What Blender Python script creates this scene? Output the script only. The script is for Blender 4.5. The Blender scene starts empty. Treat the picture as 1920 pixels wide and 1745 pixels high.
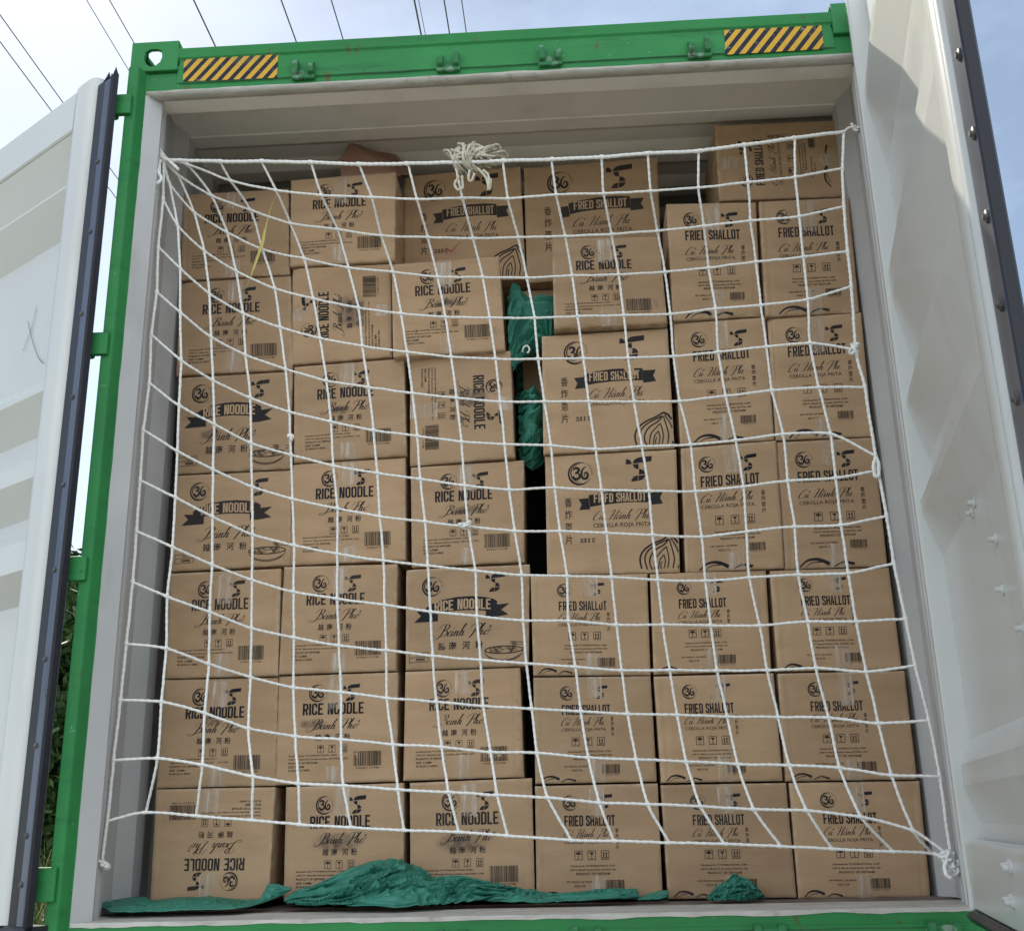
import bpy, math, random
import numpy as np
from mathutils import Vector, Matrix, noise
R_ = math.radians
rnd = random.Random(7)
S = bpy.context.scene
COL = S.collection

# ------------------------------------------------------------------ camera, sky, sun, exposure
CAM_M = ((0.998168,0.037698,0.047319,0.157600),(0.056541,-0.303006,-0.951310,-3.056400),(-0.021524,0.952243,-0.304582,0.225900),(0,0,0,1))
CAM_F = 2091.1
cd = bpy.data.cameras.new('camera'); cam = bpy.data.objects.new('camera', cd); COL.objects.link(cam)
cam.matrix_world = Matrix(CAM_M)
cd.sensor_fit = 'HORIZONTAL'; cd.sensor_width = 36.0; cd.lens = 36.0 * CAM_F / 1920.0
cd.clip_start = 0.05; cd.clip_end = 3000
S.camera = cam
SUN = Vector((-0.62, 1.0, 1.14)).normalized()          # towards the sun: behind the container, upper left
W = bpy.data.worlds.new('World'); S.world = W; W.use_nodes = True
nt = W.node_tree; nt.nodes.clear()
wo = nt.nodes.new('ShaderNodeOutputWorld'); bg = nt.nodes.new('ShaderNodeBackground')
sky = nt.nodes.new('ShaderNodeTexSky'); sky.sky_type = 'NISHITA'; sky.sun_disc = False
sky.sun_elevation = math.asin(SUN.z); sky.sun_rotation = math.atan2(SUN.x, SUN.y)
sky.dust_density = 0.6; sky.air_density = 1.0; sky.ozone_density = 1.0
tc = nt.nodes.new('ShaderNodeTexCoord')
mp = nt.nodes.new('ShaderNodeMapping'); mp.inputs['Scale'].default_value = (1.0, 1.0, 2.2); mp.inputs['Location'].default_value = (0.35, 0.1, 0.0)
cn = nt.nodes.new('ShaderNodeTexNoise'); cn.inputs['Scale'].default_value = 1.7; cn.inputs['Detail'].default_value = 7; cn.inputs['Roughness'].default_value = 0.56
cr = nt.nodes.new('ShaderNodeValToRGB'); cr.color_ramp.elements[0].position = 0.40; cr.color_ramp.elements[1].position = 0.72
mx = nt.nodes.new('ShaderNodeMix'); mx.data_type = 'RGBA'; mx.inputs[7].default_value = (10.6, 12.9, 15.8, 1)
cs = nt.nodes.new('ShaderNodeMath'); cs.operation = 'MULTIPLY_ADD'; cs.inputs[1].default_value = 0.55; cs.inputs[2].default_value = 0.18
nt.links.new(tc.outputs['Generated'], mp.inputs[0]); nt.links.new(mp.outputs[0], cn.inputs['Vector'])
nt.links.new(cn.outputs['Fac'], cr.inputs[0]); nt.links.new(cr.outputs[0], cs.inputs[0]); nt.links.new(cs.outputs[0], mx.inputs[0])
nt.links.new(sky.outputs[0], mx.inputs[6])
# unseen bright cloud bank added behind the camera to light the container front
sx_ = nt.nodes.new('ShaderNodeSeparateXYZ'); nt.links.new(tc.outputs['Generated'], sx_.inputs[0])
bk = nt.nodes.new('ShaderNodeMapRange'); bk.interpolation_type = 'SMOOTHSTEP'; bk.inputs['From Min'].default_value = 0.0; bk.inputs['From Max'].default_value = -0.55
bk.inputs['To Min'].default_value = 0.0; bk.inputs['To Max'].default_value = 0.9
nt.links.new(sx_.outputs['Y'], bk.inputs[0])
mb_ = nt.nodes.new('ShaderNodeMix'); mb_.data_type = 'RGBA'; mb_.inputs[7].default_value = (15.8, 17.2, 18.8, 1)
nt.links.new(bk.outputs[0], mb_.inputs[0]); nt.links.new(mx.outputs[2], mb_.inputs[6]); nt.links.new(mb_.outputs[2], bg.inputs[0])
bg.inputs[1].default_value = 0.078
nt.links.new(bg.outputs[0], wo.inputs[0])
sl = bpy.data.lights.new('sun', 'SUN'); sl.energy = 3.7; sl.angle = R_(0.6); sl.color = (1.0, 0.91, 0.76)
so = bpy.data.objects.new('sun', sl); COL.objects.link(so); so.rotation_euler = SUN.to_track_quat('Z', 'Y').to_euler()
so.location = (-6, 10, 12)
S.view_settings.view_transform = 'Standard'; S.view_settings.look = 'None'
S.view_settings.exposure = 0.40; S.view_settings.gamma = 1.0
S.cycles.max_bounces = 8; S.cycles.diffuse_bounces = 5

# ------------------------------------------------------------------ materials
def mat(name, c1, c2=None, rough=0.6, scale=6.0, metal=0.0, bump=0.0, bscale=60.0, detail=6, stretch=(1, 1, 1), extra=None, spec=0.5, ramp=(0.35, 0.68), sheen=0):
    m = bpy.data.materials.new(name); m.use_nodes = True; n = m.node_tree; b = n.nodes['Principled BSDF']
    b.inputs['Roughness'].default_value = rough; b.inputs['Metallic'].default_value = metal
    b.inputs['Specular IOR Level'].default_value = spec
    t = n.nodes.new('ShaderNodeTexCoord'); mpp = n.nodes.new('ShaderNodeMapping'); mpp.inputs['Scale'].default_value = stretch
    oi = n.nodes.new('ShaderNodeObjectInfo')
    n.links.new(t.outputs['Object'], mpp.inputs[0])
    tex = n.nodes.new('ShaderNodeTexNoise'); tex.noise_dimensions = '4D'; tex.inputs['Scale'].default_value = scale; tex.inputs['Detail'].default_value = detail
    wm = n.nodes.new('ShaderNodeMath'); wm.operation = 'MULTIPLY'; wm.inputs[1].default_value = 37.0
    n.links.new(oi.outputs['Random'], wm.inputs[0]); n.links.new(wm.outputs[0], tex.inputs['W'])
    n.links.new(mpp.outputs[0], tex.inputs['Vector'])
    rp = n.nodes.new('ShaderNodeValToRGB'); rp.color_ramp.elements[0].position = ramp[0]; rp.color_ramp.elements[1].position = ramp[1]
    rp.color_ramp.elements[0].color = (*c1, 1); rp.color_ramp.elements[1].color = (*(c2 or c1), 1)
    n.links.new(tex.outputs['Fac'], rp.inputs[0]); n.links.new(rp.outputs[0], b.inputs['Base Color'])
    if bump:
        bt = n.nodes.new('ShaderNodeTexNoise'); bt.inputs['Scale'].default_value = bscale; bt.inputs['Detail'].default_value = 4
        n.links.new(mpp.outputs[0], bt.inputs['Vector'])
        bn = n.nodes.new('ShaderNodeBump'); bn.inputs['Strength'].default_value = bump; bn.inputs['Distance'].default_value = 0.01
        n.links.new(bt.outputs['Fac'], bn.inputs['Height']); n.links.new(bn.outputs[0], b.inputs['Normal'])
    m['rp'] = rp.name
    return m
def over(m, color, scale=14.0, lo=0.62, hi=0.68, detail=8, stretch=(1, 1, 1), strength=1.0):
    """lay a second, patchy layer (chips, dirt, wear) over a material's colour"""
    n = m.node_tree; b = n.nodes['Principled BSDF']; src = b.inputs['Base Color'].links[0].from_socket
    t = n.nodes.new('ShaderNodeTexCoord'); mpp = n.nodes.new('ShaderNodeMapping'); mpp.inputs['Scale'].default_value = stretch
    mpp.inputs['Location'].default_value = (rnd.uniform(0, 9), rnd.uniform(0, 9), rnd.uniform(0, 9))
    tex = n.nodes.new('ShaderNodeTexNoise'); tex.inputs['Scale'].default_value = scale; tex.inputs['Detail'].default_value = detail; tex.inputs['Roughness'].default_value = 0.65
    rp = n.nodes.new('ShaderNodeValToRGB'); rp.color_ramp.elements[0].position = lo; rp.color_ramp.elements[1].position = hi
    rp.color_ramp.elements[1].color = (strength,) * 3 + (1,)
    mix = n.nodes.new('ShaderNodeMix'); mix.data_type = 'RGBA'; mix.inputs[7].default_value = (*color, 1)
    n.links.new(t.outputs['Object'], mpp.inputs[0]); n.links.new(mpp.outputs[0], tex.inputs['Vector']); n.links.new(tex.outputs['Fac'], rp.inputs[0])
    n.links.new(rp.outputs[0], mix.inputs[0]); n.links.new(src, mix.inputs[6]); n.links.new(mix.outputs[2], b.inputs['Base Color'])
    return m

M = {}
M['card'] = mat('cardboard', (0.405, 0.268, 0.156), (0.47, 0.318, 0.192), rough=0.78, scale=5, bump=0.10, bscale=35, stretch=(1, 1, 3.5), spec=0.25)
# every carton has its own slight tint
n = M['card'].node_tree; b = n.nodes['Principled BSDF']; src = b.inputs['Base Color'].links[0].from_socket
oi = n.nodes.new('ShaderNodeObjectInfo'); hs = n.nodes.new('ShaderNodeHueSaturation'); mr = n.nodes.new('ShaderNodeMapRange')
mr.inputs['To Min'].default_value = 0.80; mr.inputs['To Max'].default_value = 1.06
n.links.new(oi.outputs['Random'], mr.inputs[0]); n.links.new(mr.outputs[0], hs.inputs['Value']); n.links.new(src, hs.inputs['Color']); n.links.new(hs.outputs[0], b.inputs['Base Color'])
n = M['card'].node_tree; b = n.nodes['Principled BSDF']; src = b.inputs['Base Color'].links[0].from_socket
at = n.nodes.new('ShaderNodeAttribute'); at.attribute_name = 'wear'; tx = n.nodes.new('ShaderNodeTexNoise'); tx.inputs['Scale'].default_value = 22; tx.inputs['Detail'].default_value = 5
tcw = n.nodes.new('ShaderNodeTexCoord'); n.links.new(tcw.outputs['Object'], tx.inputs['Vector'])
mw = n.nodes.new('ShaderNodeMath'); mw.operation = 'MULTIPLY'; mrw = n.nodes.new('ShaderNodeMapRange'); mrw.inputs['From Min'].default_value = .42; mrw.inputs['From Max'].default_value = .62
n.links.new(tx.outputs['Fac'], mrw.inputs[0]); n.links.new(mrw.outputs[0], mw.inputs[0]); n.links.new(at.outputs['Fac'], mw.inputs[1])
mxw = n.nodes.new('ShaderNodeMix'); mxw.data_type = 'RGBA'; mxw.inputs[7].default_value = (0.56, 0.44, 0.32, 1); n.links.new(mw.outputs[0], mxw.inputs[0]); n.links.new(src, mxw.inputs[6]); n.links.new(mxw.outputs[2], b.inputs['Base Color'])
over(M['card'], (0.27, 0.175, 0.105), scale=3.2, lo=0.5, hi=0.8, strength=0.55)
over(M['card'], (0.20, 0.13, 0.08), scale=17, lo=0.67, hi=0.72, strength=0.35, stretch=(1, 1, .6))
over(M['card'], (0.50, 0.37, 0.25), scale=26, lo=0.66, hi=0.75, strength=0.5, stretch=(1, 1, 5))
M['card2'] = mat('old_cardboard', (0.30, 0.17, 0.12), (0.36, 0.215, 0.155), rough=0.8, scale=7)
M['ink'] = mat('printing_ink', (0.012, 0.013, 0.018), (0.02, 0.021, 0.026), rough=0.7, scale=20, spec=0.12)
over(M['ink'], (0.13, 0.10, 0.075), scale=70, lo=0.62, hi=0.76, strength=0.4)
for mm_, cc_ in ((M['ink'], (0.10, 0.075, 0.055)),):
    n = mm_.node_tree; b = n.nodes['Principled BSDF']; src = b.inputs['Base Color'].links[0].from_socket; oi = n.nodes.new('ShaderNodeObjectInfo')
    mr = n.nodes.new('ShaderNodeMapRange'); mr.inputs['To Max'].default_value = .38; mi_ = n.nodes.new('ShaderNodeMix'); mi_.data_type = 'RGBA'; mi_.inputs[7].default_value = (*cc_, 1)
    n.links.new(oi.outputs['Random'], mr.inputs[0]); n.links.new(mr.outputs[0], mi_.inputs[0]); n.links.new(src, mi_.inputs[6]); n.links.new(mi_.outputs[2], b.inputs['Base Color'])
M['inkb'] = mat('faded_ink', (0.030, 0.024, 0.022), (0.05, 0.039, 0.033), rough=0.75, scale=20, spec=0.12)
M['bare'] = mat('bare_card', (0.43, 0.29, 0.172), (0.46, 0.315, 0.19), rough=0.78, scale=8)
# clear packing tape: glossy film that lets the card show
def film(name, tint, alpha, rough, streak=True):
    m = bpy.data.materials.new(name); m.use_nodes = True; n = m.node_tree; b = n.nodes['Principled BSDF']
    b.inputs['Base Color'].default_value = (*tint, 1); b.inputs['Roughness'].default_value = rough
    t = n.nodes.new('ShaderNodeTexCoord'); mpp = n.nodes.new('ShaderNodeMapping'); mpp.inputs['Scale'].default_value = (60, 60, 4)
    tex = n.nodes.new('ShaderNodeTexNoise'); tex.inputs['Scale'].default_value = 1.0; tex.inputs['Detail'].default_value = 5
    rp = n.nodes.new('ShaderNodeMapRange'); rp.inputs['From Min'].default_value = 0.45; rp.inputs['From Max'].default_value = 0.72
    rp.inputs['To Min'].default_value = alpha * 0.38; rp.inputs['To Max'].default_value = alpha * 2.1  # whitish glare streaks painted into the film through its opacity
    n.links.new(t.outputs['Object'], mpp.inputs[0]); n.links.new(mpp.outputs[0], tex.inputs['Vector']); n.links.new(tex.outputs['Fac'], rp.inputs[0])
    n.links.new(rp.outputs[0], b.inputs['Alpha'])
    bn = n.nodes.new('ShaderNodeBump'); bn.inputs['Strength'].default_value = 0.5; bn.inputs['Distance'].default_value = 0.004
    n.links.new(tex.outputs['Fac'], bn.inputs['Height']); n.links.new(bn.outputs[0], b.inputs['Normal'])
    return m
M['tape'] = film('packing_tape_film', (0.66, 0.56, 0.45), 0.42, 0.16)
# dirt smudge: dark, patchy film
m = bpy.data.materials.new('ink_smudge'); m.use_nodes = True; n = m.node_tree; b = n.nodes['Principled BSDF']
b.inputs['Base Color'].default_value = (0.045, 0.04, 0.045, 1); b.inputs['Roughness'].default_value = 0.8
at = n.nodes.new('ShaderNodeAttribute'); at.attribute_name = 'fade'
tx = n.nodes.new('ShaderNodeTexNoise'); tx.inputs['Scale'].default_value = 55; tx.inputs['Detail'].default_value = 6; tx.inputs['Roughness'].default_value = 0.7
tcn = n.nodes.new('ShaderNodeTexCoord'); n.links.new(tcn.outputs['Object'], tx.inputs['Vector'])
mm = n.nodes.new('ShaderNodeMath'); mm.operation = 'MULTIPLY'; mr = n.nodes.new('ShaderNodeMapRange')
mr.inputs['From Min'].default_value = 0.30; mr.inputs['From Max'].default_value = 0.75; mr.inputs['To Max'].default_value = 0.85
n.links.new(tx.outputs['Fac'], mr.inputs[0]); n.links.new(mr.outputs[0], mm.inputs[0]); n.links.new(at.outputs['Fac'], mm.inputs[1]); n.links.new(mm.outputs[0], b.inputs['Alpha'])
M['smudge'] = m
M['green'] = mat('green_paint', (0.024, 0.205, 0.055), (0.036, 0.25, 0.072), rough=0.5, scale=3, bump=0.08, bscale=18, spec=0.22)
over(M['green'], (0.016, 0.10, 0.036), scale=7, lo=0.55, hi=0.72, stretch=(0.35, 1, 3), strength=0.75)
over(M['green'], (0.12, 0.065, 0.03), scale=15, lo=0.63, hi=0.67, strength=0.8, stretch=(1, 1, .4))
over(M['green'], (0.028, 0.15, 0.052), scale=1.4, lo=0.45, hi=0.65, strength=0.6)
over(M['green'], (0.05, 0.045, 0.03), scale=42, lo=0.67, hi=0.70)
over(M['green'], (0.25, 0.42, 0.30), scale=30, lo=0.68, hi=0.70, strength=0.6)
M['greenworn'] = mat('worn_green_metal', (0.028, 0.17, 0.06), (0.20, 0.30, 0.22), rough=0.55, scale=34, ramp=(0.54, 0.66), spec=0.25)
over(M['greenworn'], (0.05, 0.04, 0.03), scale=60, lo=0.6, hi=0.66)
M['grey'] = mat('grey_white_paint', (0.45, 0.45, 0.45), (0.53, 0.53, 0.53), rough=0.48, scale=2.5, bump=0.05, bscale=14)
over(M['grey'], (0.30, 0.27, 0.23), scale=5, lo=0.54, hi=0.8, strength=0.5, stretch=(1, 1, .4))
over(M['grey'], (0.06, 0.05, 0.05), scale=34, lo=0.745, hi=0.76, strength=0.8)
M['roof'] = mat('roof_lining', (0.80, 0.76, 0.69), (0.86, 0.82, 0.75), rough=0.5, scale=2.0)
over(M['roof'], (0.45, 0.42, 0.37), scale=4, lo=0.5, hi=0.8, strength=0.5)
M['lip'] = mat('dirty_lip_paint', (0.40, 0.38, 0.34), (0.52, 0.50, 0.46), rough=0.6, scale=24, bump=0.5, bscale=60, stretch=(0.4, 1, 1))
over(M['lip'], (0.17, 0.14, 0.10), scale=16, lo=0.55, hi=0.75, strength=0.7)
M['door'] = mat('door_paint', (0.56, 0.57, 0.555), (0.62, 0.63, 0.61), rough=0.27, scale=1.6, bump=0.05, bscale=5)
over(M['door'], (0.38, 0.35, 0.30), scale=3, lo=0.56, hi=0.85, strength=0.5, stretch=(1, 1, .35))
over(M['door'], (0.24, 0.15, 0.08), scale=9, lo=0.70, hi=0.76, strength=0.5, stretch=(1, 1, .25))
over(M['door'], (0.05, 0.045, 0.05), scale=24, lo=0.745, hi=0.757, stretch=(1, 1, 0.3))
M['rubber'] = mat('black_rubber', (0.010, 0.011, 0.016), (0.022, 0.024, 0.032), rough=0.38, spec=0.35, scale=12, stretch=(1, 1, 0.2))
M['alu'] = mat('gasket_strip', (0.075, 0.09, 0.13), (0.13, 0.15, 0.20), rough=0.30, metal=0.4, scale=6, stretch=(1, 1, 0.2))  # sky's bluish reflection on the gasket, put into the strip's colour
over(M['alu'], (0.03, 0.03, 0.03), scale=18, lo=0.62, hi=0.70, strength=0.8)
M['bolt'] = mat('grey_bolt', (0.07, 0.07, 0.07), (0.15, 0.14, 0.13), rough=0.5, metal=0.5, scale=60)
M['staple'] = mat('staple_wire', (0.38, 0.36, 0.33), (0.5, 0.48, 0.45), rough=0.35, metal=0.5, scale=60)
M['redpen'] = mat('red_pen', (0.36, 0.07, 0.045), (0.42, 0.10, 0.07), rough=0.6, scale=60)
M['wbolt'] = mat('painted_bolt', (0.50, 0.51, 0.49), (0.60, 0.61, 0.59), rough=0.4, scale=40)
over(M['wbolt'], (0.16, 0.13, 0.10), scale=70, lo=0.56, hi=0.64, strength=0.8)
M['grime'] = mat('grime', (0.02, 0.045, 0.03), (0.03, 0.10, 0.05), rough=0.8, scale=14, ramp=(.45, .6))
M['wood'] = mat('floor_plywood', (0.10, 0.075, 0.065), (0.20, 0.16, 0.14), rough=0.8, scale=10, stretch=(1, 0.15, 1), bump=0.3)
M['rope'] = mat('white_rope', (0.86, 0.855, 0.82), (0.92, 0.915, 0.88), rough=0.85, scale=30, bump=0.5, bscale=420)
M['rope2'] = mat('cream_rope', (0.56, 0.51, 0.40), (0.68, 0.64, 0.54), rough=0.85, scale=30, bump=0.5, bscale=420)
M['tarp'] = mat('green_tarp', (0.024, 0.17, 0.118), (0.045, 0.235, 0.170), rough=0.5, scale=5, bump=0.5, bscale=26, spec=0.4)
over(M['tarp'], (0.012, 0.10, 0.075), scale=11, lo=0.55, hi=0.8, strength=0.6)
M['yellow'] = mat('yellow_plastic', (0.62, 0.55, 0.14), (0.70, 0.62, 0.20), rough=0.4, scale=10)
M['wire'] = mat('power_line', (0.05, 0.055, 0.06), rough=0.6)
M['earth'] = mat('ground_earth', (0.36, 0.345, 0.315), (0.46, 0.44, 0.405), rough=0.95, scale=0.7, bump=0.6, bscale=4)
over(M['earth'], (0.06, 0.09, 0.025), scale=0.5, lo=0.45, hi=0.6)
M['leaf'] = mat('leaves', (0.022, 0.055, 0.012), (0.075, 0.14, 0.03), rough=0.6, scale=2.0)
M['grass'] = mat('tall_grass', (0.09, 0.14, 0.03), (0.26, 0.28, 0.09), rough=0.7, scale=5.0)
M['bark'] = mat('bark', (0.08, 0.06, 0.045), (0.13, 0.10, 0.075), rough=0.9, scale=9)
M['steel'] = mat('trailer_steel', (0.05, 0.05, 0.055), (0.09, 0.085, 0.08), rough=0.6, scale=8)
# hazard sticker: slanted stripes are the sticker's own print
def stripes(name, x0, k, ang):
    m = bpy.data.materials.new(name); m.use_nodes = True; n = m.node_tree; b = n.nodes['Principled BSDF']; b.inputs['Roughness'].default_value = 0.6; b.inputs['Specular IOR Level'].default_value = 0.15
    t = n.nodes.new('ShaderNodeTexCoord'); sp = n.nodes.new('ShaderNodeSeparateXYZ'); n.links.new(t.outputs['Object'], sp.inputs[0])
    a = n.nodes.new('ShaderNodeMath'); a.operation = 'MULTIPLY_ADD'; a.inputs[1].default_value = -ang; n.links.new(sp.outputs['Z'], a.inputs[0]); n.links.new(sp.outputs['X'], a.inputs[2])
    d = n.nodes.new('ShaderNodeMath'); d.operation = 'DIVIDE'; d.inputs[1].default_value = k; n.links.new(a.outputs[0], d.inputs[0])
    f = n.nodes.new('ShaderNodeMath'); f.operation = 'FRACT'; n.links.new(d.outputs[0], f.inputs[0])
    g = n.nodes.new('ShaderNodeMath'); g.operation = 'GREATER_THAN'; g.inputs[1].default_value = 0.52; n.links.new(f.outputs[0], g.inputs[0])
    mix = n.nodes.new('ShaderNodeMix'); mix.data_type = 'RGBA'; mix.inputs[6].default_value = (0.62, 0.36, 0.045, 1); mix.inputs[7].default_value = (0.022, 0.025, 0.04, 1)
    n.links.new(g.outputs[0], mix.inputs[0]); n.links.new(mix.outputs[2], b.inputs['Base Color'])
    over(m, (0.16, 0.20, 0.12), scale=9, lo=0.52, hi=0.8, strength=0.55)
    return over(m, (0.25, 0.24, 0.17), scale=45, lo=0.60, hi=0.66, strength=0.7)
M['haz'] = stripes('hazard_stripes', 0, 0.0385, 0.78)

# ------------------------------------------------------------------ mesh helpers
def empty(name, loc, label=None, cat=None, group=None, kind=None):
    o = bpy.data.objects.new(name, None); COL.objects.link(o); o.location = loc; o.empty_display_size = 0.1
    tag(o, label, cat, group, kind); return o
def tag(o, label=None, cat=None, group=None, kind=None):
    if label: o['label'] = label
    if cat: o['category'] = cat
    if group: o['group'] = group
    if kind: o['kind'] = kind
    return o
def wloc(o):
    v = Vector((0, 0, 0))
    while o is not None: v = v + Vector(o.location); o = o.parent
    return v
class MB:
    """collects faces in world metres; build() links them as one mesh object"""
    def __init__(s, mp=None): s.v = []; s.f = []; s.m = []; s.mp = mp; s.sm = []
    def add(s, vs, fs, mi=0, smooth=False):
        o = len(s.v)
        s.v += [tuple(s.mp(*p)) if s.mp else tuple(p) for p in vs]
        s.f += [tuple(o + i for i in f) for f in fs]; s.m += [mi] * len(fs); s.sm += [smooth] * len(fs)
    def box(s, x0, x1, y0, y1, z0, z1, mi=0):
        s.add([(x0, y0, z0), (x1, y0, z0), (x1, y1, z0), (x0, y1, z0), (x0, y0, z1), (x1, y0, z1), (x1, y1, z1), (x0, y1, z1)],
              [(0, 3, 2, 1), (4, 5, 6, 7), (0, 1, 5, 4), (1, 2, 6, 5), (2, 3, 7, 6), (3, 0, 4, 7)], mi)
    def sweep(s, pts, axis, a0, a1, mi=0, closed=True, smooth=False, cap=True, seg=1):
        """2-D profile pts swept along axis 0/1/2 from a0 to a1"""
        n = len(pts); vs = []
        for k in range(seg + 1):
            a = a0 + (a1 - a0) * k / seg
            for p in pts:
                q = [p[0], p[1]]; q.insert(axis, a); vs.append(tuple(q))
        fs = []
        for k in range(seg):
            for i in range(n if closed else n - 1):
                j = (i + 1) % n; fs.append((k * n + i, k * n + j, (k + 1) * n + j, (k + 1) * n + i))
        s.add(vs, fs, mi, smooth)
        if cap and closed: s.add(vs[:n] + vs[-n:], [tuple(range(n)), tuple(range(2 * n - 1, n - 1, -1))], mi)
    def tube(s, pts, r, sides=8, mi=0, twist=0.0, lobe=0.0, cap=True, rs=None):
        P_ = np.array(pts, float); n = len(P_)
        T = np.gradient(P_, axis=0); T /= np.linalg.norm(T, axis=1)[:, None] + 1e-9
        up = np.array([0.13, 1.0, 0.09]); A = np.cross(T, up); A /= np.linalg.norm(A, axis=1)[:, None] + 1e-9; B = np.cross(T, A)
        L = np.concatenate([[0], np.cumsum(np.linalg.norm(np.diff(P_, axis=0), axis=1))])
        th = np.linspace(0, 2 * np.pi, sides, endpoint=False)
        rr = np.full(n, r) if rs is None else np.array(rs)
        ang = th[None, :]; rad = rr[:, None] * (1 + lobe * np.cos(2 * (ang) + twist * L[:, None]))
        V = P_[:, None, :] + rad[..., None] * (np.cos(ang)[..., None] * A[:, None, :] + np.sin(ang)[..., None] * B[:, None, :])
        fs = [(i * sides + j, i * sides + (j + 1) % sides, (i + 1) * sides + (j + 1) % sides, (i + 1) * sides + j) for i in range(n - 1) for j in range(sides)]
        s.add(V.reshape(-1, 3).tolist(), fs, mi, True)
        if cap: s.add(V[0].tolist() + V[-1].tolist(), [tuple(range(sides)), tuple(range(2 * sides - 1, sides - 1, -1))], mi)
    def build(s, name, mats, parent=None, bevel=0, origin=None, fixn=True, sharp=None, mods=None):
        me = bpy.data.meshes.new(name)
        if origin is None:
            origin = wloc(parent) if parent is not None else Vector(tuple(np.array(s.v).mean(axis=0)))
        origin = Vector(origin); base = wloc(parent) if parent is not None else Vector((0, 0, 0))
        V = np.array(s.v) - np.array(origin)
        me.from_pydata(V.tolist(), [], s.f); me.polygons.foreach_set('material_index', s.m); me.polygons.foreach_set('use_smooth', s.sm)
        for mm_ in (mats if isinstance(mats, (list, tuple)) else [mats]): me.materials.append(M[mm_])
        me.update()
        o = bpy.data.objects.new(name, me); COL.objects.link(o)
        o.parent = parent; o.location = origin - base
        if bevel:
            md = o.modifiers.new('bevel', 'BEVEL'); md.width = bevel; md.segments = 2; md.limit_method = 'ANGLE'; md.angle_limit = R_(35)
        return o
def spline(pts, n=8, closed=False, ten=0.5):
    P_ = [np.array(p, float) for p in pts]; out = []; N = len(P_)
    for i in range(N if closed else N - 1):
        if closed: a, b_, c, d = P_[i - 1], P_[i], P_[(i + 1) % N], P_[(i + 2) % N]
        else: a, b_, c, d = P_[max(i - 1, 0)], P_[i], P_[i + 1], P_[min(i + 2, N - 1)]
        for k in range(n):
            t = k / n; h1 = 2 * t**3 - 3 * t**2 + 1; h2 = -2 * t**3 + 3 * t**2; h3 = t**3 - 2 * t**2 + t; h4 = t**3 - t**2
            out.append(h1 * b_ + h2 * c + h3 * ten * (c - a) + h4 * ten * (d - b_))
    out.append(P_[0] if closed else P_[-1]); return np.array(out)

# ------------------------------------------------------------------ setting: ground
GZ = -1.38
g = MB(); N_ = 40
gx = np.sign(np.linspace(-1, 1, N_)) * np.abs(np.linspace(-1, 1, N_)) ** 3 * 900
vs = [(x, y, GZ + (0.10 * noise.noise(Vector((x * .3, y * .3, 0))) if abs(x) < 200 and abs(y) < 200 else 0)) for y in gx for x in gx]
g.add(vs, [(j * N_ + i, j * N_ + i + 1, (j + 1) * N_ + i + 1, (j + 1) * N_ + i) for j in range(N_ - 1) for i in range(N_ - 1)], 0, True)
tag(g.build('ground', 'earth', origin=(0, 0, 0)), kind='structure')

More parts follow.
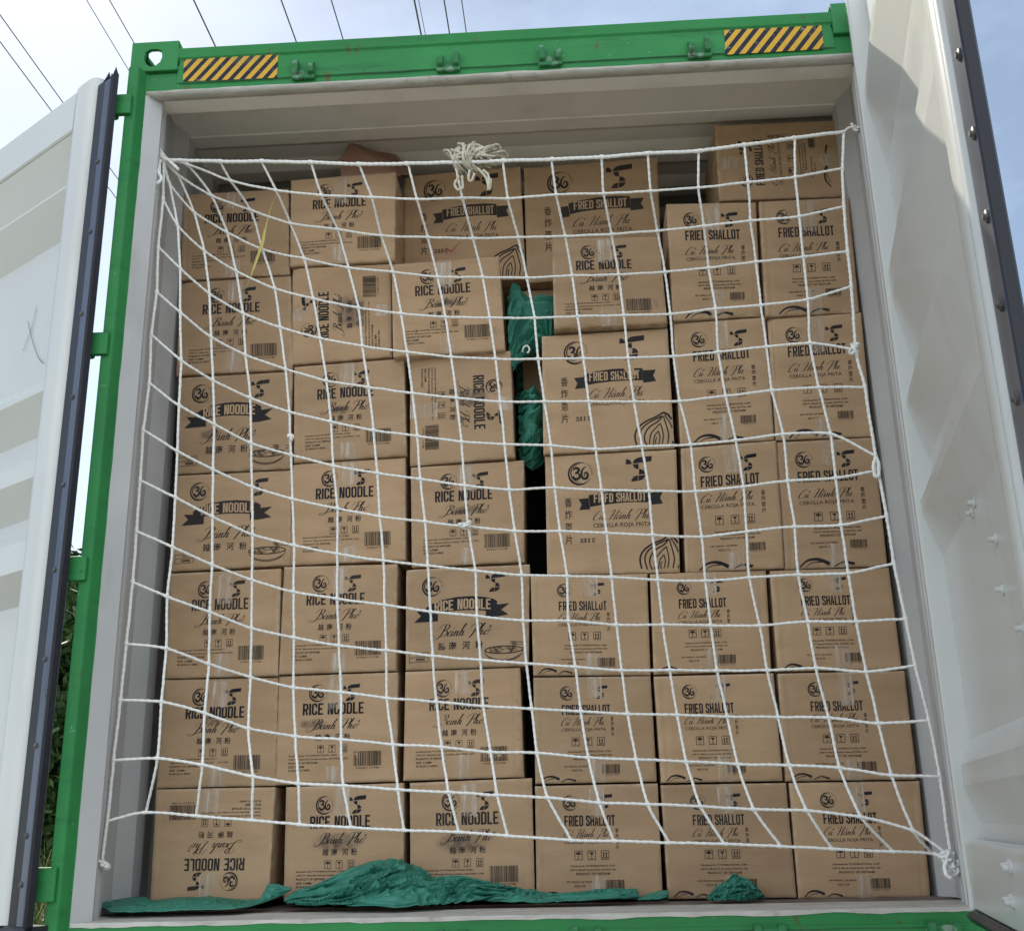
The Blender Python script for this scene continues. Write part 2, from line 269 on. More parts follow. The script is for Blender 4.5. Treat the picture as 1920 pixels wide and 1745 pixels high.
# ------------------------------------------------------------------ the container
CT = empty('shipping_container', (0, 3, -0.15), 'green shipping container with white lining, loaded with cartons behind a net, its doors swung open', 'shipping container')
ZT = 2.695; ZO = 2.53
for sx in (-1, 1):
    mir = lambda x, y, z, s=sx: (x * s * -1, y, z)                # written for the left side, mirrored for the right
    p = MB(mir)
    p.sweep([(-1.224, -0.036), (-1.192, -0.036), (-1.188, -0.030), (-1.176, 0.0), (-1.171, 0.0), (-1.171, 0.07), (-1.224, 0.16)], 2, -0.04, 2.616)
    p.build('corner_post', 'green', CT, bevel=0.003)
    # white jamb strip, its return, rounded bead
    j = MB(mir)
    nz = 40
    for k in range(nz):                                            # outer edge of the white paint wanders a little
        z0 = -0.004 + (ZO + 0.004) * k / nz; z1 = -0.004 + (ZO + 0.004) * (k + 1) / nz
        w0 = 0.0025 * noise.noise(Vector((z0 * 9, sx * 5, 0))); w1 = 0.0025 * noise.noise(Vector((z1 * 9, sx * 5, 0)))
        j.add([(-1.1725 + w0, -0.002, z0), (-1.134, 0.046, z0), (-1.134, 0.046, z1), (-1.1725 + w1, -0.002, z1)], [(0, 1, 2, 3)])
    j.sweep([(-1.134, 0.0462), (-1.136, 0.062), (-1.170, 0.070)], 2, 0, ZO, closed=False)
    j.build('door_jamb', 'grey', CT)
    bd = MB(mir)
    bd.sweep([(-1.170, 0.070), (-1.166, 0.085), (-1.150, 0.098), (-1.144, 0.112), (-1.150, 0.126), (-1.166, 0.138), (-1.174, 0.150)], 2, 0, 2.68, closed=False, smooth=True)
    bd.build('post_lining', 'grey', CT)
    w = MB(mir); pts = [(-1.174, 0.150), (-1.174, 0.20)]; y = 0.20
    while y < 6.0:
        pts += [(-1.204, y + 0.068), (-1.204, y + 0.140), (-1.174, y + 0.208), (-1.174, y + 0.278)]; y += 0.278
    pts = [q for q in pts if q[1] < 6.02]
    w.sweep(pts, 2, 0, 2.69, closed=False)
    w.sweep([(-1.219, 0.16), (-1.219, 6.05)], 2, -0.15, 2.699, mi=1, closed=False)
    w.build('side_wall', ['grey', 'green'], CT)
    for z_ in (0.16, 0.62, 1.08, 1.55, 2.02, 2.44):
        lr = MB(mir); lr.tube(spline([(-1.160, 0.066, z_ + .022), (-1.148, 0.050, z_ + .010), (-1.146, 0.047, z_ - .006), (-1.158, 0.064, z_ - .020)], 6), .0042, 8); lr.build('lashing_ring', 'grey', CT)
    # bottom and top castings
    c = MB(mir); c.box(-1.230, -1.068, -0.012, 0.166, -0.15, -0.042)
    c.build('corner_casting', 'green', CT, bevel=0.006)
    c = MB(mir)
    X0, X1, Z0, Z1, Y0, Y1, T = -1.230, -1.072, 2.617, 2.729, -0.012, 0.166, 0.014
    hole = [(-0.030, -0.004), (-0.026, 0.024), (-0.010, 0.033), (0.012, 0.033), (0.028, 0.026), (0.032, 0.0), (0.026, -0.020), (0.008, -0.036), (-0.006, -0.036), (-0.022, -0.024)]
    def holed(f, u0, u1, v0, v1, cu, cv, sc):
        """plate with a shield-shaped opening; f maps (u, v, depth)"""
        an = sorted([math.atan2(q[1] - cv, q[0] - cu) for q in ((u0, v0), (u1, v0), (u1, v1), (u0, v1))] + [math.atan2(b2, a) for a, b2 in hole] + [math.radians(a) for a in range(-180, 180, 20)])
        out = []; inn = []; nh = len(hole)
        for t_ in an:
            dx, dy = math.cos(t_), math.sin(t_)
            out.append((cu + dx * 1, cv + dy * 1)); L = min(((u1 if dx > 0 else u0) - cu) / dx if abs(dx) > 1e-9 else 9, ((v1 if dy > 0 else v0) - cv) / dy if abs(dy) > 1e-9 else 9)
            out[-1] = (cu + dx * L, cv + dy * L); best = .02
            for i in range(nh):
                (ax, ay), (bx_, by_) = hole[i], hole[(i + 1) % nh]; ex, ey = bx_ - ax, by_ - ay; den = dx * ey - dy * ex
                if abs(den) < 1e-12: continue
                L2 = (ax * ey - ay * ex) / den; k2 = (ax * dy - ay * dx) / den
                if L2 > 0 and -1e-6 <= k2 <= 1 + 1e-6: best = L2; break
            inn.append((cu + dx * best * sc, cv + dy * best * sc))
        k = len(an)
        for d in (0, T):
            c.add([f(*q, d) for q in out] + [f(*q, d) for q in inn], [(i, (i + 1) % k, k + (i + 1) % k, k + i) for i in range(k)])
        c.add([f(*q, 0) for q in inn] + [f(*q, T) for q in inn], [(i, (i + 1) % k, k + (i + 1) % k, k + i) for i in range(k)])
    holed(lambda u, v, d: (u, Y0 + d, v), X0, X1, Z0, Z1, -1.157, 2.668, 1.0)
    holed(lambda u, v, d: (u, v, Z1 - d), X0, X1, Y0 + 0.0, Y1, -1.152, 0.070, 1.7)
    holed(lambda u, v, d: (X0 + d, u, v), Y0, Y1, Z0, Z1, 0.08, 2.672, 1.1)
    c.box(X0 + .001, X1 - .001, Y0 + .001, Y1 - .001, Z0 - 0.002, Z0 + T)
    c.box(X1 - T, X1, Y0 + .001, Y1 - .001, Z0, Z1 - 0.0005)
    c.build('corner_casting', 'green', CT)
    # gusset beside the casting
    gst = MB(mir); gst.add([(-1.072, -0.004, 2.729), (-1.060, -0.004, 2.694), (-1.072, -0.004, 2.62), (-1.072, 0.05, 2.729), (-1.060, 0.05, 2.694), (-1.072, 0.05, 2.62)],
                           [(0, 1, 2), (5, 4, 3), (0, 3, 4, 1), (1, 4, 5, 2)])
    gst.build('gusset', 'green', CT)
# header beam
h = MB()
h.sweep([(0.0, ZO + 0.012), (0.0, ZO + 0.035), (-0.004, ZO + 0.038), (-0.004, 2.655), (-0.010, 2.662), (-0.016, ZT), (0.02, ZT + 0.003), (0.12, ZT + 0.003), (0.12, ZO + 0.012)], 0, -1.0715, 1.0715)
for sx in (-1, 1): h.sweep([(0.001, ZO + 0.012), (0.001, 2.612), (0.118, 2.612), (0.118, ZO + 0.012)], 0, *sorted((sx * 1.0712, sx * 1.172)))
h.build('door_header', 'green', CT, bevel=0.002)
h = MB(); nx = 70
for k in range(nx):                                                # rough lip of sealant and old paint under the header
    xa, xb = [-1.172 + 2.344 * q / nx for q in (k, k + 1)]
    def ed(x): return 0.004 * noise.noise(Vector((x * 11, 1, 0))) + 0.0015 * noise.noise(Vector((x * 60, 1, 0)))
    pr = [(-0.0025, ZO + 0.013), (-0.003, ZO + 0.004), (0.010, ZO - 0.002), (0.036, ZO - 0.001), (0.040, ZO + 0.006)]
    va = [(xa, p_[0], p_[1] + (ed(xa) if i == 0 else 0.3 * ed(xa + 3) if i < 4 else 0)) for i, p_ in enumerate(pr)]
    vb = [(xb, p_[0], p_[1] + (ed(xb) if i == 0 else 0.3 * ed(xb + 3) if i < 4 else 0)) for i, p_ in enumerate(pr)]
    h.add(va + vb, [(i, i + 1, 6 + i, 5 + i) for i in range(4)], 0, True)
h.build('header_lip', 'lip', CT)
h = MB(); h.sweep([(0.038, ZO + 0.005), (0.122, ZO + 0.012), (0.126, ZO + 0.02), (0.130, 2.66)], 0, -1.217, 1.217, closed=False)
h.build('header_lining', 'roof', CT)
# roof: flat strip, weld seam, then shallow pressed corrugations
r = MB(); pts = [(0.13, 2.66), (0.425, 2.658), (0.428, 2.655), (0.436, 2.655), (0.440, 2.659)]; y = 0.50
pts += [(y, 2.659)]
while y < 5.9: pts += [(y + 0.05, 2.684), (y + 0.13, 2.684), (y + 0.18, 2.659), (y + 0.25, 2.659)]; y += 0.25
r.sweep(pts, 0, -1.217, 1.217, closed=False)
r.sweep([(0.167, ZT + 0.0035), (6.05, ZT + 0.0035)], 0, -1.2205, 1.2205, mi=1, closed=False)
r.build('roof', ['roof', 'green'], CT)
r = MB(); r.box(-1.2, 1.2, 6.0, 6.05, -0.1, 2.69); r.build('front_wall', 'grey', CT)
# floor, threshold and sill
f = MB(); f.box(-1.18, 1.18, 0.215, 6.0, -0.03, 0.0); f.build('floor', 'wood', CT)
f = MB(); nx = 80
for k in range(nx):
    xa, xb = [-1.172 + 2.344 * q / nx for q in (k, k + 1)]
    def ed(x): return -0.010 + 0.007 * noise.noise(Vector((x * 7, 4, 0))) + 0.003 * noise.noise(Vector((x * 40, 4, 0)))
    f.add([(xa, -0.0022, ed(xa)), (xb, -0.0022, ed(xb)), (xb, -0.001, 0.001), (xa, -0.001, 0.001), (xa, 0.214, 0.003), (xb, 0.214, 0.003)],
          [(0, 1, 2, 3), (3, 2, 5, 4)])
f.build('threshold_plate', 'lip', CT)
f = MB(); f.sweep([(0.0, -0.15), (0.0, -0.001), (0.20, -0.001), (0.20, -0.15)], 0, -1.172, 1.172)
f.box(-1.170, 1.170, -0.006, -0.001, -0.150, -0.036)
f.build('door_sill', 'green', CT, bevel=0.002)
h = MB()
for k in range(60):
    xa, xb = [-1.06 + 2.12 * q / 60 for q in (k, k + 1)]; zz = lambda x: 2.5665 + .0012 * noise.noise(Vector((x * 9, 2, 2)))
    wd = .0012 + .0012 * max(0, noise.noise(Vector((xa * 4, 6, 2))))
    h.add([(xa, -.0055, zz(xa) - wd), (xb, -.0055, zz(xb) - wd), (xb, -.0055, zz(xb) + wd), (xa, -.0055, zz(xa) + wd)], [(0, 1, 2, 3)])
h.build('grime_line', 'grime', CT)
h = MB()
for k in range(70):
    xa, xb = [-1.15 + 2.3 * q / 70 for q in (k, k + 1)]; zz = lambda x: -.0445 + .002 * noise.noise(Vector((x * 9, 2, 7)))
    wd = .0010 + .0022 * max(0, noise.noise(Vector((xa * 5, 6, 7))))
    h.add([(xa, -.0075, zz(xa) - wd), (xb, -.0075, zz(xb) - wd), (xb, -.0075, zz(xb) + wd), (xa, -.0075, zz(xa) + wd)], [(0, 1, 2, 3)])
h.build('grime_line', 'grime', CT)
# locking-bar keepers, two ears on a foot each
def keeper(x, z, w, up):
    k = MB()
    for sx in (-1, 1):
        xc = x + sx * w / 2; lean = 0.010 * sx
        k.sweep([(-0.004, z - 0.030), (-0.026, z - 0.020), (-0.031, z + 0.002 + (0.016 if sx == up else 0)), (-0.022, z + 0.014 + (0.018 if sx == up else 0)), (-0.004, z + 0.026)], 0, xc - 0.009, xc + 0.009)
    k.box(x - w / 2 - 0.012, x + w / 2 + 0.012, -0.016, -0.003, z - 0.040, z - 0.026)
    k.box(x - w / 2, x + w / 2, -0.010, -0.003, z - 0.028, z + 0.0)
    return k.build('lock_keeper', 'greenworn', CT, bevel=0.003)
for x, w, up in ((-0.648, 0.052, -1), (-0.172, 0.052, 1), (0.160, 0.052, -1), (0.640, 0.052, 1)): keeper(x, 2.592, w, up)
for x, w in ((-0.640, 0.062), (-0.174, 0.062), (0.166, 0.062), (0.624, 0.062), (1.05, 0.062)):
    k = MB(); z = -0.068
    k.sweep([(-0.006, z - 0.05), (-0.040, z - 0.04), (-0.044, z + 0.012), (-0.034, z + 0.036), (-0.006, z + 0.040)], 0, x - w / 2 - 0.008, x - w / 2 + 0.010)
    k.sweep([(-0.006, z - 0.05), (-0.040, z - 0.04), (-0.044, z + 0.012), (-0.034, z + 0.036), (-0.006, z + 0.040)], 0, x + w / 2 - 0.010, x + w / 2 + 0.008)
    k.box(x - w / 2, x + w / 2, -0.032, -0.006, z + 0.010, z + 0.030)
    k.build('lock_keeper', 'greenworn', CT, bevel=0.005)
# stickers
for q in ([(-1.053,-0.006,2.6596), (-0.736,-0.006,2.6578), (-0.7374,-0.006,2.5662), (-1.0505,-0.006,2.5717)], [(0.7264,-0.006,2.6544), (1.0373,-0.006,2.652), (1.0362,-0.006,2.5618), (0.7224,-0.006,2.56)]):
    s = MB(); s.add(q + [(a, b2 + 0.001, c2) for a, b2, c2 in q], [(0, 3, 2, 1), (0, 1, 5, 4), (1, 2, 6, 5), (2, 3, 7, 6), (3, 0, 4, 7)])
    s.build('hazard_sticker', 'haz', CT)
# hinges on the left: lug welded to the post, barrel, blade reaching to the door
for z0, z1 in ((2.43, 2.503), (1.588, 1.660), (0.899, 0.969), (0.056, 0.141)):
    for sx in (-1, 1):
        k = MB(lambda x, y, z, s=sx: (x * s * -1, y, z))
        k.box(-1.262, -1.200, -0.050, -0.030, z0, z1)
        k.tube([(-1.262, -0.030, z0), (-1.262, -0.030, z1)], 0.017, 14)
        k.box(-1.286, -1.262, -0.022, -0.010, z0 + 0.004, z1 - 0.004)
        k.build('hinge', 'green', CT, bevel=0.003)

# ------------------------------------------------------------------ doors
def door(h0, dr, nn, zt, width, ga, gb, ra, rb, pa, pb, prof, gasket_near):
    """local frame: s along the door from its hinge side, t out of the inner face, z up"""
    mp = lambda s, t, z: (h0[0] + dr[0] * s + nn[0] * t, h0[1] + dr[1] * s + nn[1] * t, z)
    d = MB(mp)
    # pressed panel
    zz = [p_[0] for p_ in prof]; nS = 14
    cols = [pa + (pb - pa) * i / nS for i in range(nS + 1)]
    V = []
    for s_ in cols:
        for (z_, t_) in prof:
            V.append((s_, t_ + 0.0012 * noise.noise(Vector((s_ * 2.2, z_ * 1.7, pa))), z_))
    n_ = len(prof)
    d.add(V, [(i * n_ + k, i * n_ + k + 1, (i + 1) * n_ + k + 1, (i + 1) * n_ + k) for i in range(nS) for k in range(n_ - 1)])
    # outer skin
    bk_ = -0.050 if not gasket_near else -0.092
    d.sweep([(min(pa, ra) + (0.12 if gasket_near else 0.01), bk_), (max(pb, ra) - 0.01, bk_)], 2, 0.0, zt, closed=False, mi=1)
    # rounded frame tube next to the gasket
    w = rb - ra
    d.sweep([(ra, -0.038), (ra, -0.008), (ra + w * .05, 0.004), (ra + w * .14, 0.012), (ra + w * .35, 0.0145), (ra + w * .65, 0.0145), (ra + w * .86, 0.012), (ra + w * .95, 0.004), (rb, -0.008), (rb, -0.038)], 2, 0.0, zt, smooth=True)
    # flange on the other side of the panel
    oa, ob = (pb, pb + 0.10) if gasket_near else (pa - 0.036, pa)
    d.sweep([(oa, -0.052), (oa, 0.006), (oa + (ob - oa) * .15, 0.011), (oa + (ob - oa) * .8, 0.011), (ob, 0.004), (ob, -0.052)], 2, 0.0, zt)
    o = d.build('door', ['door', 'green'], CT)
    # rails
    rl = MB(mp)
    rl.sweep([(-0.038, 0.0), (-0.004, 0.0), (0.004, 0.004), (0.004, 0.150), (0.0, 0.158), (-0.028, 0.163)], 0, pa, pb)
    r2_ = MB(mp)
    if gasket_near: r2_.sweep([(-0.038, zt), (0.004, zt), (0.006, 2.452), (0.0, 2.447), (-0.02, 2.447)], 0, pa, pb)
    rl.build('frame_rail', 'door', o, bevel=0.003)
    if gasket_near: r2_.build('frame_rail', 'door', o)
    sa, sb = (.45, .74) if gasket_near else (.05, .74)
    # gasket: rubber body with two lips, bluish strip coloured as the sky's reflection
    gk = MB(mp); w = gb - ga
    sg = 1 if not gasket_near else -1
    e0, e1 = (ga, gb) if sg == 1 else (gb, ga)
    def u(f_): return e0 + (e1 - e0) * f_
    gk.sweep([(u(0), -0.012), (u(0.02), 0.002), (u(.74), 0.002), (u(.78), 0.006), (u(.84), 0.009), (u(.87), 0.004), (u(.93), 0.007), (u(1.0), 0.010), (u(1.0), -0.008), (u(.95), -0.012)], 2, -0.02, zt - (0.035 if gasket_near else -0.012), smooth=False)
    # the lips stand up as two points at the top
    zs = zt - (0.047 if gasket_near else 0.0)
    for fa, fb in ((.30, .62), (.80, 1.0)):
        gk.add([(u(fa), 0.003, zs + 0.010), (u(fb), 0.008, zs + 0.010), (u(fb), 0.004, zs + 0.034), (u(fa), -0.008, zs + 0.012), (u(fb), -0.006, zs + 0.010)], [(0, 1, 2), (3, 2, 4), (0, 2, 3), (1, 4, 2)])
    gg = gk.build('gasket', 'rubber', o)
    st = MB(mp); st.sweep([(u(sa), 0.0025), (u(sa + .03), 0.006), (u(sb - .03), 0.006), (u(sb), 0.0025)], 2, 0.0, zt - (0.045 if gasket_near else 0.01), closed=False)
    st.build('gasket_strip', 'alu', o)
    lo_ = MB(mp); lo_.sweep([(-0.05, -0.022), (0.014, -0.026), (0.022, -0.012), (0.004, 0.0), (-0.05, 0.0)], 0, min(pa, ga), max(pb, gb)); lo_.build('bottom_gasket', 'rubber', o)
    return o, mp, u
def bolt(o, mp, s, z, t0, r, name, mt, long=0.018):
    k = MB(mp)
    ring = lambda rr, t_: [(s + rr * math.cos(a * math.pi / 5), t_, z + rr * math.sin(a * math.pi / 5)) for a in range(10)]
    a = ring(r, t0); b2 = ring(r * .96, t0 + 0.004); c2 = ring(r * .55, t0 + 0.006); d2 = ring(r * .45, t0 + long)
    vs = a + b2 + c2 + d2; fs = [(q * 10 + i, q * 10 + (i + 1) % 10, (q + 1) * 10 + (i + 1) % 10, (q + 1) * 10 + i) for q in range(3) for i in range(10)] + [tuple(range(30, 40))]
    k.add(vs, fs); return k.build(name, mt, o)
ra_ = R_(-10.5); RD = (math.sin(ra_), -math.cos(ra_)); RN = (-math.cos(ra_), -math.sin(ra_))
D = 0.042
profR = [(2.70, -D), (2.38, -D), (2.375, -D), (2.33, -.004), (2.29, -.004), (2.06, -D), (1.80, -D), (1.72, -.002), (1.63, -.002), (1.40, -D), (1.385, -D), (1.325, -.002), (1.305, -.002), (1.145, -D), (1.09, -D), (1.03, -.003), (1.0, -.003), (.875, -D), (.40, -D), (.34, -.012), (.29, -.012), (.20, -D), (.0, -D)]
DR, mpR, uR = door((1.12, -0.05), RD, RN, 2.70, 1.46, 1.300, 1.432, 1.16, 1.262, 0.036, 1.16, profR, False)
k = MB(mpR); k.sweep([(1.263, -.02), (1.263, .004), (1.270, .013), (1.280, .016), (1.292, .013), (1.299, .004), (1.299, -.02)], 2, 0.0, 2.55, smooth=True); k.build('frame_edge_bead', 'door', DR)
DR['label'] = 'white door swung open towards the camera, its upper corner in sunlight'
for s_, z_ in ((1.377, 1.465), (1.383, 1.305), (1.376, 1.152), (1.371, 0.996), (1.363, 0.839), (1.37, .69), (1.37, .54), (1.37, .39), (1.37, .24), (1.37, 1.62), (1.37, 1.78)): bolt(DR, mpR, s_, z_, 0.006, 0.012, 'bolt', 'bolt', 0.009)
for s_, z_ in ((.665, 1.713), (.59, 1.70), (.602, .871), (.559, .858), (.78, .747), (.766, .647), (.903, .548), (.918, .445), (.647, .125), (.61, .060), (.665, .120), (.63, .055)):
    bolt(DR, mpR, s_, z_, -D if z_ > .2 else 0.004, 0.012, 'bolt', 'wbolt', 0.017)
L0 = (-1.2567, -0.0692); LD_ = (-.8124, .5832); LN_ = (-.5832, -.8124)
D = 0.085
profL = [(2.56, -D), (2.446, -D * .1), (2.445, -.002), (2.325, -D), (2.318, -D), (2.247, -.002), (2.240, -.002), (2.130, -D), (1.63, -D), (1.54, -.002), (1.525, -.002), (1.43, -D), (1.36, -D), (1.305, -.002), (1.247, -.002), (1.160, -D), (1.12, -D), (1.05, -.002), (.962, -.002), (.885, -D), (.45, -D), (.40, -.002), (.34, -.002), (.285, -D), (.0, -D)]
DL, mpL, uL = door(L0, LD_, LN_, 2.597, 1.3, -.018, .088, .088, .218, .218, 1.12, profL, True)
DL['label'] = 'white door folded back past the container side at the left'
for z_ in (2.25, 2.0, 1.72, 1.45, 1.18, .93, .68, .45, .22, .1): bolt(DL, mpL, 0.033, z_, 0.005, 0.008, 'bolt', 'bolt', 0.007)
# locking rod whose tip shows over the left door's top edge
k = MB(mpL); k.tube([(.62, -.125, 0.1), (.62, -.125, 2.700)], 0.016, 12); k.build('locking_rod', 'bolt', DL)
k = MB(mpR); k.tube([(.40, -.095, 0.1), (.40, -.095, 2.6)], 0.016, 12); k.tube([(.95, -.095, 0.1), (.95, -.095, 2.6)], 0.016, 12); k.build('locking_rod', 'bolt', DR)
# scribbles and scuffs on the doors
def scribble(o, mp, strokes, t0, wd):
    k = MB(mp)
    for st_ in strokes:
        q = spline([(a, 0, b2) for a, b2 in st_], 6)
        for i in range(len(q) - 1):
            a, b2 = q[i], q[i + 1]; dd = b2 - a; L = math.hypot(dd[0], dd[2]) + 1e-9; nx_, nz_ = -dd[2] / L * wd, dd[0] / L * wd
            k.add([(a[0] - nx_, t0, a[2] - nz_), (b2[0] - nx_, t0, b2[2] - nz_), (b2[0] + nx_, t0, b2[2] + nz_), (a[0] + nx_, t0, a[2] + nz_)], [(0, 1, 2, 3)])
    k.build('scribble', 'ink', o)
scribble(DL, mpL, [[(0.3938,1.527), (0.3549,1.499), (0.3241,1.461), (0.3238,1.4151)], [(0.3986,1.5336), (0.3297,1.4873), (0.2726,1.443)], [(0.2706,1.4337), (0.289,1.4911), (0.27,1.5217), (0.2629,1.5482)], [(0.3331,1.5328), (0.2656,1.4852), (0.1966,1.4207)],
                   [(0.5353,1.882), (0.4878,1.7955), (0.4375,1.7236), (0.396,1.6872)], [(0.4886,1.9218), (0.4968,1.8659), (0.5301,1.7987), (0.5454,1.7743)]], -D + 0.006, 0.0011)
scribble(DR, mpR, [[(0.271,0.3419), (0.2771,0.3224), (0.3158,0.3104), (0.3158,0.3269)], [(0.4436,0.3341), (0.4653,0.3175)], [(0.4841,0.3367), (0.495,0.3251)], [(0.5681,0.3414), (0.5753,0.3271), (0.6034,0.3279)], [(0.9938,1.1355), (0.9702,1.1278), (0.981,1.1162)], [(0.5954,1.3931), (0.5636,1.3874), (0.5827,1.3645)]], -D + 0.006, 0.003)

# ------------------------------------------------------------------ lettering: polygons in a flat design space (x right, y down)
class Pr:
    def __init__(s): s.p = []                                    # (points, material)
    def poly(s, pts, m=0): s.p.append(([tuple(q) for q in pts], m))
    def stroke(s, pts, w, closed=False, m=0):
        """constant or per-point width line as quads with mitred joins"""
        P_ = [np.array(q, float) for q in pts]; N = len(P_)
        if closed: P_ = P_
        ws = [w] * N if not hasattr(w, '__len__') else w
        nor = []
        for i in range(N):
            a = P_[i - 1] if (closed or i > 0) else None; c_ = P_[(i + 1) % N] if (closed or i < N - 1) else None
            ds = []
            if a is not None: d_ = P_[i] - a; ds.append(d_ / (np.hypot(*d_) + 1e-9))
            if c_ is not None: d_ = c_ - P_[i]; ds.append(d_ / (np.hypot(*d_) + 1e-9))
            t_ = sum(ds); L = np.hypot(*t_); t_ = t_ / L if L > 1e-6 else ds[0]
            n0 = np.array([-t_[1], t_[0]]); c0 = abs(np.dot(n0, np.array([-ds[0][1], ds[0][0]])))
            nor.append(n0 / max(c0, 0.5))
        for i in range(N if closed else N - 1):
            j = (i + 1) % N
            s.poly([P_[i] - nor[i] * ws[i] / 2, P_[j] - nor[j] * ws[j] / 2, P_[j] + nor[j] * ws[j] / 2, P_[i] + nor[i] * ws[i] / 2], m)
    def place(s, o, x0, y0, sx, sy=None, m=None, rise=None):
        sy = sx if sy is None else sy
        for pts, mm_ in o.p: s.p.append(([(x0 + x * sx, y0 + y * sy + (rise(x) if rise else 0)) for x, y in pts], mm_ if m is None else m))
    def bb(s):
        xs = [x for p_, _ in s.p for x, y in p_]; ys = [y for p_, _ in s.p for x, y in p_]; return min(xs), min(ys), max(xs), max(ys)
    def fit(s, o, x0, y0, x1, y1, m=None, rise=None):
        a, b2, c_, d_ = o.bb(); s_x = (x1 - x0) / (c_ - a); s_y = (y1 - y0) / (d_ - b2); s.place(o, x0 - a * s_x, y0 - b2 * s_y, s_x, s_y, m, rise)
WL = 0.42; TH = 0.145; a_, b_, t_, m_, B_, c_ = .0725, .3475, .075, .5, .925, .07
def glyph(ch):
    g = Pr(); S_ = lambda pts, cl=False, w=TH: g.stroke(pts, w, cl)
    if ch == 'I': S_([(a_, 0), (a_, 1)]); return g, .145
    if ch in 'O0': S_([(a_ + c_, t_), (b_ - c_, t_), (b_, t_ + c_), (b_, B_ - c_), (b_ - c_, B_), (a_ + c_, B_), (a_, B_ - c_), (a_, t_ + c_)], True)
    elif ch == 'D': S_([(a_, t_), (b_ - c_, t_), (b_, t_ + c_), (b_, B_ - c_), (b_ - c_, B_), (a_, B_)], True)
    elif ch == 'C': S_([(b_, .34), (b_, t_ + c_), (b_ - c_, t_), (a_ + c_, t_), (a_, t_ + c_), (a_, B_ - c_), (a_ + c_, B_), (b_ - c_, B_), (b_, B_ - c_), (b_, .66)])
    elif ch == 'E': S_([(a_, 0), (a_, 1)]); S_([(.14, t_), (.38, t_)]); S_([(.14, m_), (.34, m_)]); S_([(.14, B_), (.38, B_)])
    elif ch == 'F': S_([(a_, 0), (a_, 1)]); S_([(.14, t_), (.38, t_)]); S_([(.14, m_), (.34, m_)])
    elif ch == 'L': S_([(a_, 0), (a_, 1)]); S_([(.14, B_), (.36, B_)]); return g, .37
    elif ch == 'T': S_([(0, t_), (.40, t_)]); S_([(.2, .14), (.2, 1)])
    elif ch == 'H': S_([(a_, 0), (a_, 1)]); S_([(b_, 0), (b_, 1)]); S_([(.14, m_), (.28, m_)])
    elif ch == 'N': S_([(a_, 0), (a_, 1)]); S_([(b_, 0), (b_, 1)]); g.poly([(.10, 0), (.19, 0), (.32, 1), (.23, 1)])
    elif ch == 'A': g.poly([(0, 1), (.13, 0), (.21, 0), (.145, 1)]); g.poly([(.21, 0), (.29, 0), (.42, 1), (.275, 1)]); g.poly([(.13, .64), (.29, .64), (.30, .76), (.12, .76)])
    elif ch == 'R': S_([(a_, 0), (a_, 1)]); S_([(.14, t_), (b_ - c_, t_), (b_, t_ + c_), (b_, .46), (b_ - c_, .54), (.14, .54)]); g.poly([(.17, .56), (.30, .56), (.42, 1), (.27, 1)])
    elif ch == 'S': S_([(b_, .31), (b_, t_ + c_), (b_ - c_, t_), (a_ + c_, t_), (a_, t_ + c_), (a_, .36), (b_, .63), (b_, B_ - c_), (b_ - c_, B_), (a_ + c_, B_), (a_, B_ - c_), (a_, .69)])
    elif ch == 'X': g.poly([(0, 0), (.15, 0), (.42, 1), (.27, 1)]); g.poly([(.27, 0), (.42, 0), (.15, 1), (0, 1)])
    elif ch == 'B': S_([(a_, t_), (b_ - c_, t_), (b_, t_ + c_), (b_, .42), (.28, m_), (b_, .58), (b_, B_ - c_), (b_ - c_, B_), (a_, B_)], True)
    elif ch == '2': S_([(a_, .3), (a_, t_ + c_), (a_ + c_, t_), (b_ - c_, t_), (b_, t_ + c_), (b_, .36), (a_, .86), (a_, B_), (.38, B_)], w=.12)
    elif ch == '1': S_([(.05, .14), (.2, .06), (.2, 1)], w=.12); return g, .28
    elif ch == ' ': return g, .20
    return g, WL
def heavy(txt):
    o = Pr(); x = 0
    for ch in txt:
        g, w = glyph(ch); o.place(g, x, 0, 1); x += w + .055
    return o
def brush(o, pts, w0, n=6, shear=.38):
    """calligraphic stroke: y up in, slanted, y down out; downstrokes are heavy"""
    q = spline(pts, n); q = np.array([(x + y * shear, -y) for x, y in q]); N = len(q); ws = []
    for i in range(N):
        d_ = q[min(i + 1, N - 1)] - q[max(i - 1, 0)]; L = np.hypot(*d_) + 1e-9
        ws.append(w0 * (.38 + .95 * max(0, d_[1] / L) ** 1.5) * (1 if 0 < i < N - 1 else .5))
    o.stroke(list(q), ws)
